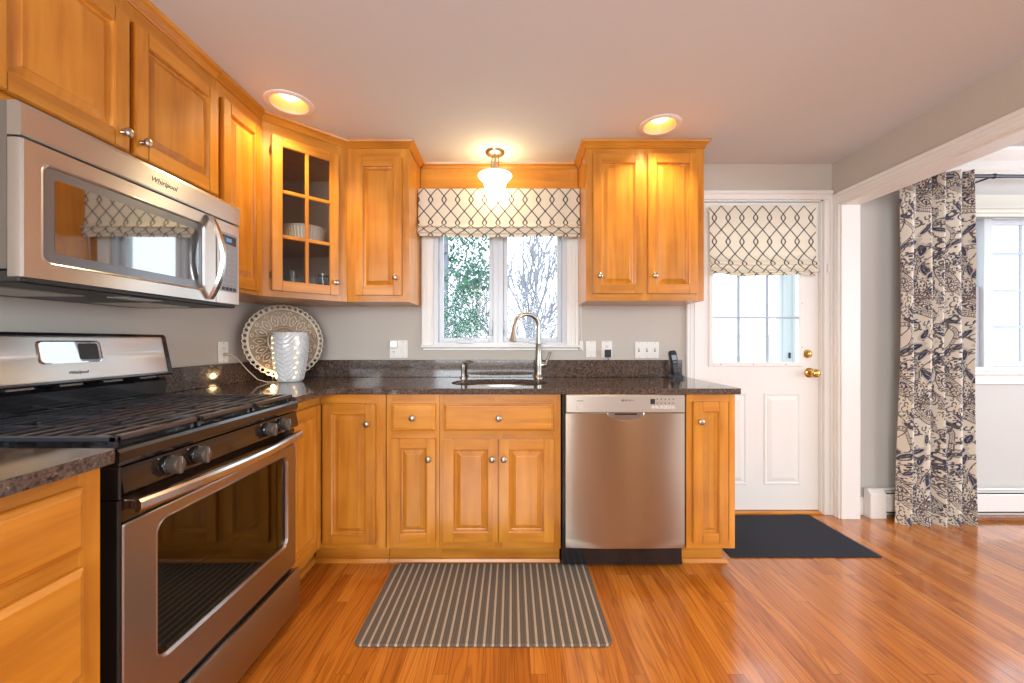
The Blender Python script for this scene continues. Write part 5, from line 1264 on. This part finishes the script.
# corner platter, its stand, white vase lamp ------------------------------------------
pc = Vector((-1.401, 2.466, 1.160)); wv = Vector((1, -1, 0.16)).normalized(); uv = Vector((1, 1, 0)).normalized(); zv = wv.cross(uv) * -1
if zv.z < 0: zv = -zv
FPt = Matrix(((uv.x, zv.x, wv.x, pc.x), (uv.y, zv.y, wv.y, pc.y), (uv.z, zv.z, wv.z, pc.z), (0, 0, 0, 1))) @ Matrix.Scale(1.04, 4)
pt = thing('platter', (pc.x, pc.y, pc.z-0.22), 'large round carved platter with pierced lacy rim leaning in the corner', 'platter')
mb = MB(FPt); mb.lathe([(0.002, 0.010), (0.055, 0.010), (0.060, 0.016), (0.066, 0.012), (0.075, 0.012), (0.082, 0.018), (0.090, 0.013), (0.178, 0.022), (0.184, 0.028), (0.190, 0.024), (0.190, 0.018), (0.178, 0.012), (0.085, 0.003), (0.002, 0.002)], (0, 0, 0), 'z', 72, cap=False); dish = mb.build('dish', M['tray'], pt, smooth=35)
mb = MB(FPt)
for k_ in range(40):
    a = 2*PI*k_/40; c_, s_ = math.cos(a), math.sin(a)
    P = []
    for j in range(11):
        t_ = 2*PI*j/10; rr_, tt = 0.201+0.0125*math.cos(t_), 0.0125*math.sin(t_); P.append((rr_*c_-tt*s_, rr_*s_+tt*c_, 0.024))
    mb.tube(P, 0.0034, 6)
    a += PI/40; mb.lathe([(0.0055, 0.018), (0.004, 0.028)], (0.1925*math.cos(a), 0.1925*math.sin(a), 0), 'z', 8)
    mb.lathe([(0.004, 0.020), (0.003, 0.027)], (0.210*math.cos(a), 0.210*math.sin(a), 0), 'z', 8)
mb.build('pierced_rim', M['tray'], pt, smooth=50)
mb = MB(FPt)
def pol(r, a, h): return (r*math.cos(a), r*math.sin(a), h)
hgt = lambda r: 0.0135+0.0085*(r-0.09)/0.088
for k_ in range(16):
    a = 2*PI*k_/16; w = PI/16
    L_ = [pol(r, a+s_*w*f_, hgt(r)+0.0008) for r, f_, s_ in ((0.094, 0, 1), (0.105, 0.45, 1), (0.122, 0.72, 1), (0.138, 0.62, 1), (0.152, 0.25, 1), (0.160, 0, 1))]
    R_ = [pol(r, a-w*f_, hgt(r)+0.0008) for r, f_ in ((0.160, 0), (0.152, 0.25), (0.138, 0.62), (0.122, 0.72), (0.105, 0.45), (0.094, 0))]
    mb.tube(L_, 0.0026, 6); mb.tube(R_, 0.0026, 6)
    mb.tube([pol(0.112, a, hgt(0.112)+0.001), pol(0.127, a, hgt(0.127)+0.001), pol(0.140, a, hgt(0.14)+0.001)], [0.002, 0.0055, 0.0015], 8)
    b = a+w
    P = [pol(0.168+0.007*math.cos(t_), b+0.06*math.sin(t_), hgt(0.168)+0.001) for t_ in [2*PI*j/10 for j in range(11)]]; mb.tube(P, 0.0022, 6)
    mb.tube([pol(0.152, b, hgt(0.152)+0.001), pol(0.140, b+0.03, hgt(0.14)+0.001), pol(0.132, b, hgt(0.13)+0.001), pol(0.140, b-0.03, hgt(0.14)+0.001), pol(0.150, b, hgt(0.15)+0.001)], 0.0018, 5)
mb.build('relief', M['tray'], dish, smooth=50)
st = thing('plate_stand', (-1.40, 2.44, CT), 'small dark wire plate stand holding the round platter', 'plate stand')
mb = MB()
for s_ in (-1, 1):
    b = pc+uv*0.07*s_; 
    f0 = Vector((b.x, b.y, 0))+Vector((1, -1, 0)).normalized()*0.045; bk = Vector((b.x, b.y, 0))-Vector((1, -1, 0)).normalized()*0.07
    mb.tube([(f0.x, f0.y, CT+0.028), (f0.x, f0.y, CT+0.004), (bk.x, bk.y, CT+0.004), ((bk.x+b.x)/2, (bk.y+b.y)/2, CT+0.13)], 0.003, 6)
q0 = pc+uv*0.07; q1 = pc-uv*0.07; mb.tube([(q0.x, q0.y, CT+0.004), (q1.x, q1.y, CT+0.004)], 0.003, 6)
mb.build('wire_frame', M['bronze'], st, smooth=50)

vx, vy = px(291.5, 2.40), 2.385
va = thing('vase_lamp', (vx, vy, CT), 'white ceramic vase-shaped accent lamp with leaf relief standing before the platter', 'lamp')
def vr(h):   # radius at height fraction
    return 0.066+0.028*math.sin(min(h, 1)*PI*0.62)+(-0.002 if h > 0.95 else 0)
prof = [(0.060, CT+0.001), (0.066, CT+0.006)]+[(vr(i/20), CT+0.006+0.285*i/20) for i in range(1, 21)]+[(vr(1)-0.005, CT+0.290), (vr(0.9)-0.008, CT+0.26), (0.06, CT+0.05), (0.002, CT+0.04)]
mb = MB(); mb.lathe(prof, (vx, vy, 0), 'z', 56, cap=False); mb.build('vase_body', M['ceramic'], va, smooth=60)
mb = MB()
for face in range(4):
    a0 = -PI/2+0.12+face*PI/2
    for i in range(10):
        for s_ in (-1, 1):
            P = []
            for j in range(8):
                t_ = j/7; h = 0.02+i*0.092+0.18*t_**1.6; an = a0+s_*(0.03+0.66*t_)
                if h > 0.985: break
                r_ = vr(h)+0.0006; P.append((vx+r_*math.cos(an), vy+r_*math.sin(an), CT+0.006+0.285*h))
            if len(P) > 2: mb.tube(P, [0.0026+0.0034*math.sin(PI*(q/ max(1, len(P)-1))*0.9+0.2) for q in range(len(P))], 7)
    mb.tube([(vx+(vr(h)+0.0005)*math.cos(a0), vy+(vr(h)+0.0005)*math.sin(a0), CT+0.006+0.285*h) for h in [q/10 for q in range(11)]], 0.0026, 6)
mb.build('leaf_relief', M['ceramic'], va, smooth=60)
mb = MB()
for a0 in (-PI/2-0.72, -PI/2+0.86):
    for i in range(9):
        h = 0.08+i*0.10; an = a0+(0.07 if i % 2 else -0.07); r_ = vr(h)+0.003
        c_, s_ = math.cos(an), math.sin(an); x, y, z = vx+r_*c_, vy+r_*s_, CT+0.006+0.285*h
        P = [(x+0.0062*math.cos(t_)*(-s_), y+0.0062*math.cos(t_)*c_, z+0.0032*math.sin(t_)+0.3*0.0062*math.cos(t_)) for t_ in [2*PI*k_/10 for k_ in range(10)]]
        mb.rings([[(p[0]-0.003*c_, p[1]-0.003*s_, p[2]) for p in P], [(p[0]+0.0012*c_, p[1]+0.0012*s_, p[2]) for p in P]])
mb.build('lit_opening', M['glow'], va)
mb = MB(); mb.tube([(XL+0.010, 2.222, 1.09), (XL+0.035, 2.222, 1.088), (XL+0.07, 2.232, 1.07), (XL+0.12, 2.25, 1.0), (XL+0.16, 2.275, 0.945), (XL+0.20, 2.30, CT+0.005), (XL+0.26, 2.33, CT+0.004), (vx-0.062, vy-0.01, CT+0.008)], [0.010, 0.008, 0.0026, 0.0026, 0.0026, 0.0026, 0.0026, 0.0026], 8)
mb.build('power_cord', M['cord'], va, smooth=60)
d = bpy.data.lights.new('vase_lamp_light', 'POINT'); d.energy = 0.35; d.color = (1, 0.66, 0.32); d.shadow_soft_size = 0.015
o = bpy.data.objects.new('vase_lamp_light', d); C.objects.link(o); o.parent = va; o.location = (-0.085, -0.025, 0.035)

# ================================================================= OUTSIDE
slab('ground_outside', M['lawn'], (-30, 30, 2.83, 60, -0.9, -0.8))
# porch corner seen through the door
pr_ = thing('porch_railing', (1.6, 3.6, -0.1), 'pale porch handrail outside the back door glass', 'railing')
mb = MB(); mb.box(0.9, 2.62, 3.95, 3.99, 1.195, 1.23, 0.004); mb.build('top_rail', M['stucco'], pr_)
for x in (0.92, 2.55):
    MB().box(x-0.02, x+0.02, 3.95, 3.99, -0.8, 1.195, 0.003).build('post', M['stucco'], pr_)
pw = thing('storm_door', (2.2, 3.2, -0.1), 'pale blue open storm door edge outside the back door', 'door')
mb = MB()
for x0_, x1_ in ((2.06, 2.085), (2.087, 2.16), (2.162, 2.19)): mb.box(x0_, x1_, 3.10, 3.14, -0.1, 2.25, 0.004)
mb.build('door_leaf', M['stucco'], pw)
mb = MB(); mb.box(2.13, 2.142, 3.085, 3.10, 1.03, 1.075, 0.003); mb.build('latch', M['rod'], pw)
slab('porch_floor', M['lawn'], (0.6, 3.2, 2.83, 4.05, -0.2, -0.1))
def bare_tree(x, y, h, seed, label, name='bare_tree', lean=0.0):
    rng = random.Random(seed); th = thing(name, (x, y, -0.8), label, 'tree', None)
    mb = MB()
    def br(p, d, L_, r, lv):
        n = 5; P = [p]; q = p.copy()
        for i in range(n):
            d = (d+Vector((rng.uniform(-1, 1), rng.uniform(-1, 1), rng.uniform(-0.3, 0.6)))*0.14).normalized(); q = q+d*L_/n; P.append(q.copy())
        mb.tube(P, [max(0.012, r*(1-0.5*i/n)) for i in range(n+1)], 6 if lv < 2 else 4)
        if lv < 3:
            for i in range(2, n+1):
                for _ in range(2):
                    if rng.random() < 0.25: continue
                    nd = (d+Vector((rng.uniform(-1, 1), rng.uniform(-1, 1), rng.uniform(-0.1, 0.8)))*0.85).normalized()
                    br(P[i].copy(), nd, L_*rng.uniform(0.45, 0.7), r*(1-0.55*i/n)*0.5, lv+1)
    br(Vector((x, y, -0.8)), Vector((lean, 0, 1)).normalized(), h*0.42, h*0.02, 0)
    mb.build('branches', M['bark'], th); return th
bare_tree(0.26, 9.0, 6.2, 5, 'leafless tree seen through the right pane of the sink window')
bare_tree(-2.6, 15.5, 6.6, 11, 'thin leafless tree behind the evergreen in the left window pane')
bare_tree(2.3, 13.0, 6.5, 21, 'farther leafless tree at the right edge of the sink window view')
def leafy(x, y, h, r, seed, m, label, name, z0=0.0, dens=2600, s=0.10):
    rng = random.Random(seed); th = thing(name, (x, y, -0.8), label, 'tree')
    MB().lathe([(0.06, -0.8), (0.05, z0+h*0.5), (0.015, z0+h)], (x, y, 0), 'z', 8).build('trunk', M['bark'], th)
    mb = MB(); cl = [(rng.random(), rng.random()*2*PI, rng.uniform(0.3, 1)) for _ in range(70)]
    for _ in range(dens):
        t_, a, f_ = rng.choice(cl); rr_ = r*(1-0.75*t_)*f_
        p = Vector((x+rr_*math.cos(a), y+rr_*math.sin(a), z0+h*t_))+Vector([rng.gauss(0, r*0.12) for _ in range(3)])
        e1 = Vector([rng.uniform(-1, 1) for _ in range(3)])*s; e2 = Vector([rng.uniform(-1, 1) for _ in range(3)])*s*0.6
        mb.poly([p, p+e1, p+e1+e2, p+e2])
    mb.build('foliage', m, th); return th
leafy(-1.35, 8.2, 4.6, 1.2, 2, M['pine'], 'blue-green evergreen tree seen through the left pane of the sink window', 'evergreen_tree', 0.9, 5200, 0.075)
leafy(-1.1, 12.5, 2.9, 0.8, 4, M['autumn'], 'pale tan bushy tree beside the evergreen in the sink window view', 'autumn_tree', 0.0, 2400, 0.05)
mb = MB(); rng = random.Random(9)
for _ in range(1300):
    x, y = rng.uniform(-4, 5), rng.uniform(17, 20); z = -0.8+abs(rng.gauss(0, 1.6)); L_ = rng.uniform(0.3, 0.9)
    mb.tube([(x, y, z), (x+rng.uniform(-.4, .4), y, z+L_*0.5), (x+rng.uniform(-.5, .5), y, z+L_)], 0.022, 3, cap=False)
o = mb.build('brush_thicket', M['bark']); o['kind'] = 'stuff'; tag(o, 'tangled leafless brush along the yard behind the window trees', 'brush')
